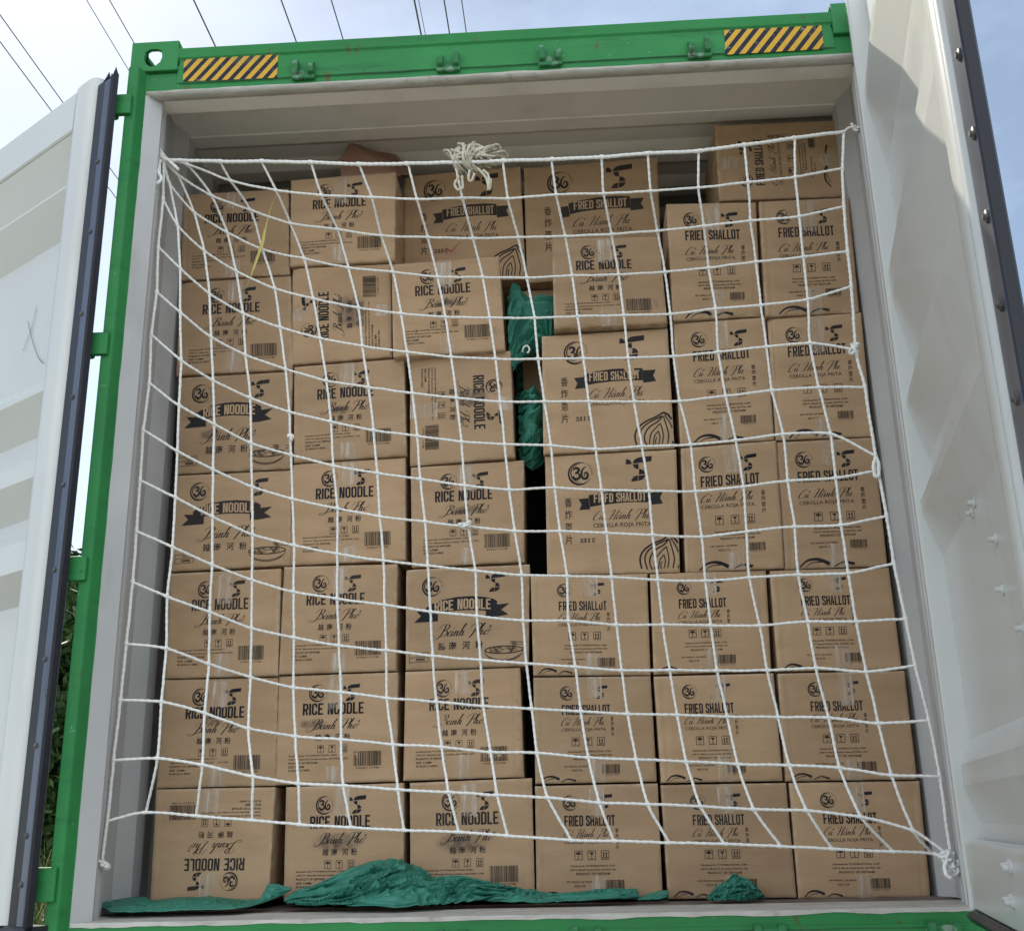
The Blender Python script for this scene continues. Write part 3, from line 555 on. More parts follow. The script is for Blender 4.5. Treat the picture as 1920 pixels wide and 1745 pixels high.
SC = {
 'B': ([[(.30, .98), (.26, .55), (.16, .05), (-.05, -.22), (-.34, -.24), (-.40, -.10), (-.22, -.02)], [(-.10, .62), (-.08, .86), (.16, 1.03), (.50, .98), (.58, .78), (.42, .57), (.24, .53), (.50, .47), (.60, .25), (.42, .02), (.14, -.02)]], .66),
 'a': ([[(.33, .36), (.22, .43), (.05, .28), (.02, .06), (.14, 0), (.28, .16), (.35, .40)], [(.35, .40), (.30, .12), (.34, 0), (.48, .12)]], .42),
 'n': ([[(.0, .36), (.06, .40), (.03, .0)], [(.04, .18), (.18, .40), (.26, .36), (.22, .08), (.28, 0), (.42, .12)]], .38),
 'h': ([[(.04, .30), (.16, .80), (.22, 1.0), (.16, 1.0), (.07, .6), (.0, .0)], [(.02, .18), (.16, .40), (.24, .36), (.20, .08), (.26, 0), (.40, .12)]], .36),
 'P': ([[(.30, .96), (.24, .5), (.12, .0), (.02, -.22)], [(-.16, .55), (-.10, .86), (.20, 1.04), (.52, .98), (.62, .76), (.46, .52), (.22, .46)]], .56),
 'o': ([[(.24, .42), (.07, .30), (.03, .07), (.14, 0), (.28, .10), (.31, .34), (.22, .42)], [(.28, .40), (.40, .40), (.42, .52)]], .42),
 'C': ([[(.56, .80), (.50, .99), (.28, .92), (.06, .55), (.0, .15), (.14, -.06), (.40, .06)]], .50),
 'u': ([[(.0, .34), (.05, .40), (.02, .08), (.10, 0), (.22, .14), (.28, .40)], [(.28, .40), (.24, .08), (.30, 0), (.42, .12)]], .42),
 'H': ([[(-.12, .70), (.0, .96), (.22, .98), (.18, .5), (.04, -.08)], [(.62, 1.0), (.50, .5), (.42, .0), (.50, .02)], [(.0, .46), (.30, .50), (.56, .56)]], .60),
 'i': ([[(.0, .36), (.04, .40), (.0, .08), (.06, 0), (.18, .12)], [(.10, .58), (.11, .63)]], .20),
}
def script(txt, w0=.078):
    """txt: letters, with ' acute, ` grave and ? hook marks after the vowel they sit on"""
    o = Pr(); x = 0; last = 0
    for ch in txt:
        if ch == ' ': x += .42; continue
        if ch in "'`?":
            mk = {"'": [(.24, .56), (.36, .72)], '`': [(.16, .72), (.28, .56)], '?': [(.18, .76), (.28, .80), (.30, .70), (.22, .60)]}[ch]
            brush(o, [(last + a, b2) for a, b2 in mk], w0 * .9, 3); continue
        st, adv = SC[ch]
        for q in st: brush(o, [(x + a, b2) for a, b2 in q], w0)
        last = x; x += adv + (.05 if ch.islower() else .02)
    return o
def typed(txt, bold=0.0):
    """text through Blender's built-in font, triangulated to the design plane"""
    cu = bpy.data.curves.new('tmp', 'FONT'); cu.body = txt; cu.resolution_u = 2; cu.offset = bold
    ob = bpy.data.objects.new('tmp', cu); COL.objects.link(ob)
    me = ob.to_mesh(); o = Pr(); vv = [v.co.copy() for v in me.vertices]
    for p_ in me.polygons: o.poly([(vv[i].x, -vv[i].y) for i in p_.vertices])
    ob.to_mesh_clear(); bpy.data.objects.remove(ob); bpy.data.curves.remove(cu)
    return o
def swirl36():
    o = Pr()
    def arc(cx, cy, r, a0, a1, w, n=22):
        pts = [(cx + r * math.cos(R_(a0 + (a1 - a0) * i / n)), cy - r * math.sin(R_(a0 + (a1 - a0) * i / n))) for i in range(n + 1)]
        o.stroke(pts, [w * (math.sin(math.pi * (.06 + .9 * i / n)) ** .8) for i in range(n + 1)])
    arc(0, 0, 1.0, 62, 332, .15); arc(.06, -.04, .86, 92, 268, .10); arc(-.03, .05, 1.02, 185, 300, .08)
    for k in range(5):                                            # the little ear of grain
        a = R_(44 - k * 13); x, y = .98 * math.cos(a), -.98 * math.sin(a)
        for dd in (-1, 1): o.poly([(x, y), (x + .14 * math.cos(a + dd * .7 + .9), y - .14 * math.sin(a + dd * .7 + .9)), (x + .16 * math.cos(a + dd * .3 + .9), y - .16 * math.sin(a + dd * .3 + .9))])
    q = spline([(-.55, -.30), (-.48, -.46), (-.26, -.50), (-.12, -.32), (-.22, -.10), (-.36, -.03), (-.16, .02), (-.04, .24), (-.14, .46), (-.42, .52), (-.60, .36), (-.50, .28)], 5)
    o.stroke(list(q), [.10 + .14 * abs(math.sin(i / len(q) * 6.0)) for i in range(len(q))])
    q = spline([(.48, -.56), (.26, -.40), (.12, -.08), (.12, .26), (.30, .50), (.56, .46), (.66, .18), (.54, -.04), (.38, .02), (.36, .20), (.46, .24)], 5)
    o.stroke(list(q), [.09 + .13 * math.sin(math.pi * min(1, i / len(q) * 1.2)) for i in range(len(q))])
    return o
def quarter_logo():
    o = Pr()
    for q in ([(0, .29), (.02, .08), (.09, .085), (.13, .10), (.175, .14), (.21, .2), (.235, .285)],
              [(.28, .26), (.29, .19), (.32, .14), (.36, .10), (.41, .07), (.48, .045), (.55, .03), (1, 0), (.98, .21), (.3, .27)],
              [(.27, .31), (.49, .29), (.49, .5), (.42, .49), (.36, .46), (.32, .42), (.29, .37)],
              [(.51, .5), (.57, .51), (.63, .53), (.68, .58), (.72, .64), (.725, .7), (.49, .72)],
              [(.48, .76), (.73, .74), (.71, .80), (.68, .86), (.63, .91), (.57, .94), (.465, .96)],
              [(.46, .75), (.435, .97), (.19, .98), (.21, .91), (.25, .85), (.30, .80), (.36, .77)]): o.poly(q)
    return o
def icon(k):
    o = Pr(); w = .07
    o.stroke([(0, 0), (1, 0), (1, 1.12), (0, 1.12)], w, True)
    if k == 0:
        o.poly([(.5 + .36 * math.cos(R_(a)), .46 - .34 * math.sin(R_(a))) for a in range(0, 181, 20)]); o.stroke([(.5, .40), (.5, .92), (.42, .98), (.34, .92)], .07)
    elif k == 1: o.poly([(.22, .18), (.78, .18), (.56, .52), (.44, .52)]); o.stroke([(.5, .5), (.5, .92)], .07); o.stroke([(.34, .94), (.66, .94)], .07)
    else:
        for x in (.32, .68): o.stroke([(x, .34), (x, .82)], .13); o.poly([(x - .15, .40), (x, .15), (x + .15, .40)])
        o.stroke([(.14, .92), (.86, .92)], .10)
    return o
def barcode(seed, digits):
    o = Pr(); r_ = random.Random(seed); x = 0
    while x < .985:
        w = r_.choice((.012, .012, .022, .032)); w = min(w, 1 - x); o.poly([(x, 0), (x + w, 0), (x + w, 1), (x, 1)]); x += w + r_.choice((.011, .014, .024))
    o.fit(digits, .10, 1.08, .92, 1.20); return o
TX = {}
def T_(s, bold=0.016):
    if (s, bold) not in TX: TX[(s, bold)] = typed(s, bold)
    return TX[(s, bold)]
def line(o, s, x0, y, h, x1=None, centre=None, bold=.016, m=1):
    t = T_(s, bold); a, b2, c2, d2 = t.bb(); sy = h / (d2 - b2 if (d2 - b2) > .6 else .74); wd = (c2 - a)
    sx = ((x1 - x0) / wd) if x1 else sy
    if centre is not None: x0 = centre - wd * sx / 2
    o.place(t, x0 - a * sx, y - b2 * sy, sx, sy, m)
LOGO36, LOGOQ = swirl36(), quarter_logo()
H_RICE, H_SHAL = heavy('RICE NOODLE'), heavy('FRIED SHALLOT')
S_BANH, S_CU = script("Ba'nh Pho?"), script('Cu? Ha`nh Phi', .068)
CJ1 = [T_(c, .012) for c in '越南河粉']; CJ2 = [T_(c, .006) for c in '香炸蔥片']
ADR = ('Distributed By: TF INTERNATIONAL CORP', '1320 W. Blancke Street Linden, NJ 07036, USA', 'PRODUCT OF VIETNAM')
BAR = T_('8 936217 171798', .01)
def cjk(o, gl, boxes, m=0):
    for g, (x0, y0, x1, y1) in zip(gl, boxes): o.fit(g, x0, y0, x1, y1, m)
def design(ty):
    o = Pr()
    if ty == 'rice':                                             # height .89
        o.place(LOGO36, .335, .152, .068, m=0); o.place(LOGOQ, .542, .085, .145)
        o.fit(H_RICE, .215, .238, .722, .334); o.fit(S_BANH, .245, .368, .695, .474)
        cjk(o, CJ1, [(x, .492, x + .050, .545) for x in (.325, .40, .49, .565)])
        for k, x in enumerate((.345, .441, .54)): o.place(icon(k), x, .584, .052, m=1)
        for i, s in enumerate(ADR + ('SIZE: 3.5MM', '30 BAGS X 400G')):
            line(o, s, .105, (.658, .686, .714, .744, .772)[i], .0165, x1=(.51, .60, .345, .235, .285)[i])
        o.place(barcode(3, BAR), .645, .640, .225, .118, m=1); return o, .89
    if ty == 'ricerib':                                          # height .84
        o.place(LOGO36, .215, .155, .078); o.place(LOGOQ, .645, .062, .162)
        top = [(.165, .335), (.21, .305), (.30, .272), (.42, .252), (.54, .250), (.64, .262), (.71, .28), (.742, .30)]
        bot = [(.742, .40), (.70, .385), (.60, .372), (.50, .366), (.38, .368), (.28, .378), (.20, .392), (.165, .405)]
        for i in range(7): o.poly([top[i], top[i + 1], bot[6 - i], bot[7 - i]])
        o.poly([(.085, .355), (.1645, .352), (.1645, .445), (.085, .445), (.125, .40)][:1] + [(.1648, .36), (.1648, .45), (.07, .452), (.125, .40)])
        o.poly([(.165, .392), (.262, .382), (.262, .448), (.165, .450)])
        o.poly([(.742, .33), (.84, .322), (.775, .375), (.835, .415), (.742, .43)]); o.poly([(.652, .376), (.7415, .385), (.7415, .432), (.652, .435)])
        o.fit(H_RICE, .235, .275, .690, .362, m=2, rise=lambda x: .014 * abs((x / 4.9) - .5) * 2 - .006)
        o.fit(S_BANH, .21, .475, .70, .60); cjk(o, CJ1, [(x, .622, x + .062, .688) for x in (.262, .352, .462, .568)])
        # bowl of noodles
        el = lambda cx, cy, rx, ry, a0, a1, n=16: [(cx + rx * math.cos(R_(a0 + (a1 - a0) * i / n)), cy - ry * math.sin(R_(a0 + (a1 - a0) * i / n))) for i in range(n + 1)]
        for rx, ry, w in ((.155, .032, .0045), (.148, .026, .003)): o.stroke(el(.80, .705, rx, ry, 0, 360, 28)[:-1], w, True, 1)
        o.stroke(el(.80, .705, .155, .095, 180, 360), .0045, m=1); o.stroke(el(.80, .712, .150, .080, 200, 340), .003, m=1); o.stroke(el(.80, .716, .140, .07, 215, 330), .003, m=1)
        r_ = random.Random(4)
        for k in range(26):
            x, y = .80 + r_.uniform(-.10, .09), .705 + r_.uniform(-.018, .022); o.stroke(el(x, y, r_.uniform(.012, .03), r_.uniform(.006, .012), r_.uniform(0, 180), r_.uniform(200, 360), 7), .0042, m=1)
        for k in range(4): o.stroke(spline([(.865 + k * .008, .640), (.872 + k * .009, .665), (.862 + k * .008, .70)], 4), .004, m=1)
        o.stroke([(.85, .640), (.985, .650)], .006, m=1); o.stroke([(.85, .655), (.985, .672)], .005, m=1)
        # size box
        o.stroke([(.03, .705), (.185, .700), (.185, .775), (.03, .780)], .004, True, 1); o.stroke([(.03, .74), (.185, .735)], .004, m=1)
        line(o, '8MM', .085, .745, .024, x1=.155); line(o, 'SIZE', .09, .712, .014, x1=.13); return o, .84
    if ty == 'shrib':                                            # height .94
        o.place(LOGO36, .265, .155, .088); o.place(LOGOQ, .612, .045, .200)
        o.fit(T_('A'), .0, .0, .0001, .0001)
        top = [(.325, .335), (.42, .318), (.55, .305), (.68, .303), (.785, .312)]; bot = [(.785, .408), (.68, .402), (.55, .404), (.42, .412), (.335, .426)]
        for i in range(4): o.poly([top[i], top[i + 1], bot[3 - i], bot[4 - i]])
        o.poly([(.248, .362), (.3245, .356), (.3345, .445), (.252, .448), (.272, .405)]); o.poly([(.786, .330), (.888, .330), (.866, .374), (.886, .420), (.786, .428)])
        o.fit(H_SHAL, .365, .325, .760, .395, m=2); o.fit(S_CU, .355, .452, .79, .545)
        line(o, 'CEBOLLA ROJA FRITA', .355, .557, .042, x1=.795, bold=.0, m=1)
        cjk(o, CJ2, [(.143, y, .198, y + .072) for y in (.350, .445, .545, .640)], 1)
        o.fit(heavy('2LB X 12'), .255, .668, .368, .702, m=0)
        K = lambda pts, w=20: o.stroke(spline([(x * .000534 + .073, y * .000534 + .008) for x, y in pts], 6), w * .000534)
        K([(1600, 1235), (1500, 1290), (1350, 1350), (1230, 1440), (1180, 1550), (1200, 1690)], 24); K([(1600, 1235), (1660, 1265), (1715, 1340), (1733, 1420)], 30)
        K([(1590, 1285), (1500, 1320), (1380, 1375), (1280, 1460), (1248, 1560), (1280, 1700)]); K([(1590, 1285), (1520, 1360), (1400, 1430), (1330, 1520), (1315, 1620), (1350, 1705)])
        K([(1555, 1390), (1480, 1455), (1405, 1550), (1382, 1700)], 16); K([(1555, 1390), (1585, 1550), (1565, 1690)], 16); K([(1520, 1500), (1460, 1570), (1435, 1700)], 15); K([(1520, 1500), (1535, 1600), (1512, 1690)], 15)
        K([(1600, 1285), (1640, 1440), (1662, 1560), (1640, 1690)], 18); K([(1620, 1270), (1690, 1390), (1728, 1500), (1728, 1600), (1712, 1690)], 18); K([(1490, 1590), (1470, 1640), (1475, 1700)], 14)
        o.p = [q for q in o.p if max(x for x, y in q[0]) < .997 and max(y for x, y in q[0]) < .937]; return o, .94
    A = 1.34 if ty == 'sh2' else .91; two = ty == 'sh2'
    if two:
        o.place(LOGO36, .265, .205, .082); o.place(LOGOQ, .600, .125, .185); o.fit(H_SHAL, .19, .335, .80, .452); o.fit(S_CU, .18, .52, .735, .635)
        line(o, 'CEBOLLA ROJA FRITA', .185, .650, .048, x1=.735, bold=.0, m=1); cjk(o, CJ2, [(.805, y, .85, y + .052) for y in (.525, .585, .650, .712)], 1)
        for k, x in enumerate((.325, .485, .645)): o.place(icon(k), x, .775, .078, m=1)
        for i, s in enumerate(ADR): line(o, s, 0, (.930, .966, 1.002)[i], .024, x1=None, centre=.54, bold=.016)
        line(o, 'NET WEIGHT: 2LB (908GR)', 0, 1.080, .022, centre=.40, bold=.016); line(o, '2LB X 12', 0, 1.118, .022, centre=.40, bold=.016)
        o.place(barcode(8, BAR), .655, 1.068, .165, .082, m=1); yb = 1.34
        ar = [([(.13, .0), (.22, -.075), (.33, -.085), (.44, -.035)], .035), ([(.48, -.01), (.58, -.050), (.70, -.02)], .03), ([(.19, .0), (.26, -.05), (.36, -.06)], .012)]
    else:
        o.place(LOGO36, .285, .142, .058); o.place(LOGOQ, .508, .078, .120); o.fit(H_SHAL, .235, .246, .642, .332); o.fit(S_CU, .225, .352, .595, .435)
        line(o, 'CEBOLLA ROJA FRITA', .23, .446, .034, x1=.60, bold=.0, m=1); cjk(o, CJ2, [(.642, y, .668, y + .036) for y in (.352, .396, .440, .484)], 1)
        for k, x in enumerate((.312, .418, .524)): o.place(icon(k), x, .530, .060, m=1)
        for i, s in enumerate(ADR): line(o, s, 0, (.640, .670, .700)[i], .0185, x1=None, centre=.455, bold=.016)
        line(o, 'NET WEIGHT: 1LB (454GR)', 0, .765, .017, centre=.345, bold=.016); line(o, '1LB X 24', 0, .795, .017, centre=.345, bold=.016)
        o.place(barcode(9, BAR), .552, .758, .148, .078, m=1); yb = .905
        ar = [([(.04, .0), (.085, -.045), (.14, -.052), (.20, -.028)], .020), ([(.215, -.006), (.27, -.030), (.335, -.012)], .014), ([(.065, .0), (.10, -.026), (.15, -.034)], .006)]
    for pts, w in ar:
        q = spline(pts, 5); o.stroke([(x, yb + y) for x, y in q], [w * (.3 + .9 * i / len(q)) for i in range(len(q))])
    o.p = [q for q in o.p if max(y for x, y in q[0]) < A - .004]
    return o, A
DES = {t: design(t) for t in ('rice', 'ricerib', 'shrib', 'sh1', 'sh2')}

# ------------------------------------------------------------------ cartons
BOXES = [
  ('rice', 'rice', 0, 0.4, 0.36, 'rice noodle carton topping the leftmost stack, yellow strap hanging in front of it', ((-1.1739,2.4014), (-0.7956,2.4085), (-0.7781,2.0656), (-1.1636,2.0603))),
  ('rice', 'rice', 0, 0.4, 0.36, 'rice noodle carton second from the top of the leftmost stack, above two ribbon printed cartons', ((-1.1630,2.0520), (-0.7721,2.0570), (-0.7527,1.7046), (-1.1550,1.7011))),
  ('rib', 'ricerib', 0, 0.395, 0.36, 'upper of the two cartons with rice noodle on a dark ribbon in the leftmost stack', ((-1.1450,1.6889), (-0.7511,1.6946), (-0.7466,1.3516), (-1.1297,1.3464))),
  ('rib', 'ricerib', 0, 0.4, 0.36, 'lower of the two cartons with rice noodle on a dark ribbon in the leftmost stack', ((-1.1256,1.3404), (-0.7442,1.3476), (-0.7316,1.0279), (-1.1201,1.0184))),
  ('rice', 'rice', 0, 0.39, 0.36, 'rice noodle carton right under the ribbon printed cartons in the leftmost stack', ((-1.1230,1.0111), (-0.7595,1.0128), (-0.7554,0.6752), (-1.1138,0.6772))),
  ('rice', 'rice', 0, 0.4, 0.36, 'rice noodle carton standing on the upside down carton in the leftmost stack', ((-1.1171,0.6736), (-0.7578,0.6716), (-0.7520,0.3477), (-1.1191,0.3484))),
  ('rice', 'rice', 180, 0.4, 0.36, 'rice noodle carton standing upside down on the floor in the lower left corner', ((-1.1205,0.3453), (-0.7518,0.3430), (-0.7569,0.0229), (-1.1150,0.0249))),
  ('rice', 'rice', 0, 0.39, 0.38, 'rice noodle carton topping the second stack from the left, under loose cardboard sheets', ((-0.7845,2.4344), (-0.4056,2.4455), (-0.4057,2.0929), (-0.7747,2.0912))),
  ('rice', 'rice', 90, 0.4, 0.36, 'rice noodle carton lying on its side, text reading upwards, in the second stack', ((-0.7676,2.0858), (-0.4221,2.0866), (-0.4144,1.7361), (-0.7553,1.7223))),
  ('rice', 'rice', 0, 0.39, 0.38, 'rice noodle carton directly below the carton with upward reading text', ((-0.7450,1.7098), (-0.3710,1.7220), (-0.3594,1.3788), (-0.7337,1.3698))),
  ('rice', 'rice', 0, 0.4, 0.38, 'rice noodle carton fourth from the floor in the second stack from the left', ((-0.7396,1.3659), (-0.3644,1.3749), (-0.3617,1.0309), (-0.7315,1.0262))),
  ('rice', 'rice', 0, 0.395, 0.38, 'rice noodle carton third from the floor in the second stack from the left', ((-0.7507,1.0188), (-0.3882,1.0186), (-0.3882,0.6817), (-0.7535,0.6791))),
  ('rice', 'rice', 0, 0.4, 0.38, 'rice noodle carton second from the floor in the second stack from the left', ((-0.7563,0.6748), (-0.3823,0.6756), (-0.3823,0.3514), (-0.7537,0.3493))),
  ('rice', 'rice', 0, 0.4, 0.38, 'smudged rice noodle carton on the floor behind the highest fold of green tarp', ((-0.7209,0.3423), (-0.3613,0.3463), (-0.3587,0.0172), (-0.7156,0.0193))),
  ('srib', 'shrib', 0, 0.6, 0.36, 'carton with fried shallot on a dark ribbon behind the hanging rope bundle', ((-0.4092,2.5605), (0.0314,2.5790), (0.0416,2.1081), (-0.4056,2.1134))),
  ('rice', 'rice', 0, 0.36, 0.4, 'rice noodle carton jutting forward under the ribbon carton behind the rope bundle', ((-0.4117,2.0608), (-0.0418,2.0764), (-0.0267,1.7262), (-0.4023,1.7164))),
  ('rice', 'rice', -90, 0.39, 0.36, 'rice noodle carton lying on its side with text reading downwards in the third stack', ((-0.3511,1.7211), (-0.0105,1.7327), (-0.0045,1.3572), (-0.3486,1.3435))),
  ('rice', 'rice', 0, 0.4, 0.36, 'rice noodle carton with a white net knot in front, fourth up in the third stack', ((-0.3465,1.3393), (0.0244,1.3502), (0.0177,1.0127), (-0.3411,1.0059))),
  ('rib', 'ricerib', 0, 0.395, 0.36, 'brown carton with rice noodle on a dark ribbon in the middle of the third stack', ((-0.3590,0.9985), (0.0345,1.0006), (0.0229,0.6845), (-0.3583,0.6808))),
  ('rice', 'rice', 0, 0.4, 0.36, 'rice noodle carton directly below the ribbon carton of the third stack', ((-0.3590,0.6766), (-0.0037,0.6810), (-0.0003,0.3548), (-0.3630,0.3525))),
  ('rice', 'rice', 0, 0.4, 0.36, 'rice noodle carton on the floor in the third stack, tarp covering its lower edge', ((-0.3436,0.3459), (0.0236,0.3511), (0.0237,0.0118), (-0.3399,0.0125))),
  ('srib', 'shrib', 0, 0.6, 0.36, 'carton with fried shallot on a dark ribbon, set back atop the fourth stack', ((0.0454,2.5736), (0.5459,2.5859), (0.5335,2.0982), (0.0452,2.0950))),
  ('rice', 'rice', 0, 0.36, 0.4, 'lone rice noodle carton among the fried shallot cartons near the top', ((0.1427,2.1282), (0.5091,2.1251), (0.5173,1.7993), (0.1389,1.7921))),
  ('srib', 'shrib', 0, 0.39, 0.36, 'upper of two cartons with fried shallot ribbons beside the tarp filled gap', ((0.0966,1.7804), (0.5193,1.7936), (0.5146,1.3710), (0.0895,1.3644))),
  ('srib', 'shrib', 0, 0.4, 0.36, 'lower of two cartons with fried shallot ribbons beside the tarp filled gap', ((0.0943,1.3602), (0.5204,1.3668), (0.5052,0.9617), (0.0890,0.9672))),
  ('sh1', 'sh1', 0, 0.395, 0.36, 'squat fried shallot carton third from the floor in the fourth stack from the left', ((0.0369,0.9628), (0.4033,0.9607), (0.3947,0.6462), (0.0368,0.6532))),
  ('sh1', 'sh1', 0, 0.4, 0.36, 'squat fried shallot carton second from the floor in the fourth stack from the left', ((0.0365,0.6474), (0.3949,0.6436), (0.3954,0.3332), (0.0343,0.3340))),
  ('sh1', 'sh1', 0, 0.4, 0.36, 'squat fried shallot carton on the floor in the fourth stack, behind a strip of tarp', ((0.0325,0.3279), (0.3966,0.3271), (0.3924,0.0080), (0.0283,0.0102))),
  ('sh2', 'sh2', 0, 0.39, 0.36, 'tall fried shallot carton at the top of the fifth stack from the left', ((0.5435,2.2611), (0.8541,2.2565), (0.8340,1.8255), (0.5386,1.8182))),
  ('sh2', 'sh2', 0, 0.4, 0.36, 'tall fried shallot carton second from the top of the fifth stack from the left', ((0.5410,1.8149), (0.8475,1.8198), (0.8377,1.3867), (0.5351,1.3808))),
  ('sh2', 'sh2', 0, 0.395, 0.36, 'tall fried shallot carton third from the top of the fifth stack from the left', ((0.5356,1.3700), (0.8414,1.3812), (0.8290,0.9633), (0.5230,0.9601))),
  ('sh1', 'sh1', 0, 0.4, 0.36, 'squat fried shallot carton third from the floor in the fifth stack from the left', ((0.4118,0.9581), (0.7736,0.9611), (0.7615,0.6492), (0.4048,0.6466))),
  ('sh1', 'sh1', 0, 0.395, 0.36, 'squat fried shallot carton second from the floor in the fifth stack from the left', ((0.4040,0.6395), (0.7663,0.6404), (0.7653,0.3259), (0.4073,0.3282))),
  ('sh1', 'sh1', 0, 0.4, 0.36, 'squat fried shallot carton on the floor with a crumpled scrap of tarp before it', ((0.4058,0.3223), (0.7734,0.3198), (0.7735,0.0040), (0.4076,0.0063))),
  ('sh2', 'sh2', 91, 0.46, 0.36, 'fried shallot carton lying on its side with text reading upwards, topmost on the right', ((0.7465,2.6167), (1.1897,2.6144), (1.1834,2.3016), (0.7397,2.3071))),
  ('sh2', 'sh2', 0, 0.39, 0.36, 'tall fried shallot carton directly under the sideways carton at the upper right', ((0.8630,2.2539), (1.1715,2.2556), (1.1582,1.8235), (0.8476,1.8190))),
  ('sh2', 'sh2', 0, 0.4, 0.36, 'tall fried shallot carton second from the top of the rightmost stack of tall cartons', ((0.8542,1.8155), (1.1659,1.8240), (1.1510,1.3866), (0.8428,1.3865))),
  ('sh2', 'sh2', 0, 0.395, 0.36, 'tall fried shallot carton lowest of the three tall cartons in the rightmost stack', ((0.8428,1.3775), (1.1523,1.3794), (1.1449,0.9593), (0.8320,0.9598))),
  ('sh1', 'sh1', 0, 0.4, 0.36, 'squat fried shallot carton third from the floor in the rightmost stack', ((0.7848,0.9574), (1.1506,0.9551), (1.1518,0.6412), (0.7804,0.6455))),
  ('sh1', 'sh1', 0, 0.395, 0.36, 'squat fried shallot carton second from the floor in the rightmost stack', ((0.7789,0.6385), (1.1560,0.6356), (1.1531,0.3213), (0.7730,0.3242))),
  ('sh1', 'sh1', 0, 0.4, 0.36, 'squat fried shallot carton on the floor in the lower right corner', ((0.7827,0.3196), (1.1601,0.3168), (1.1511,-0.0029), (0.7792,0.0010))),
  ('plain', 'none', 0, 0.66, 0.34, 'carton in deep shade under the set back carton of the fourth stack', ((0.0168,2.0900), (0.5356,2.0944), (0.5247,1.6166), (0.0206,1.6100))),
]

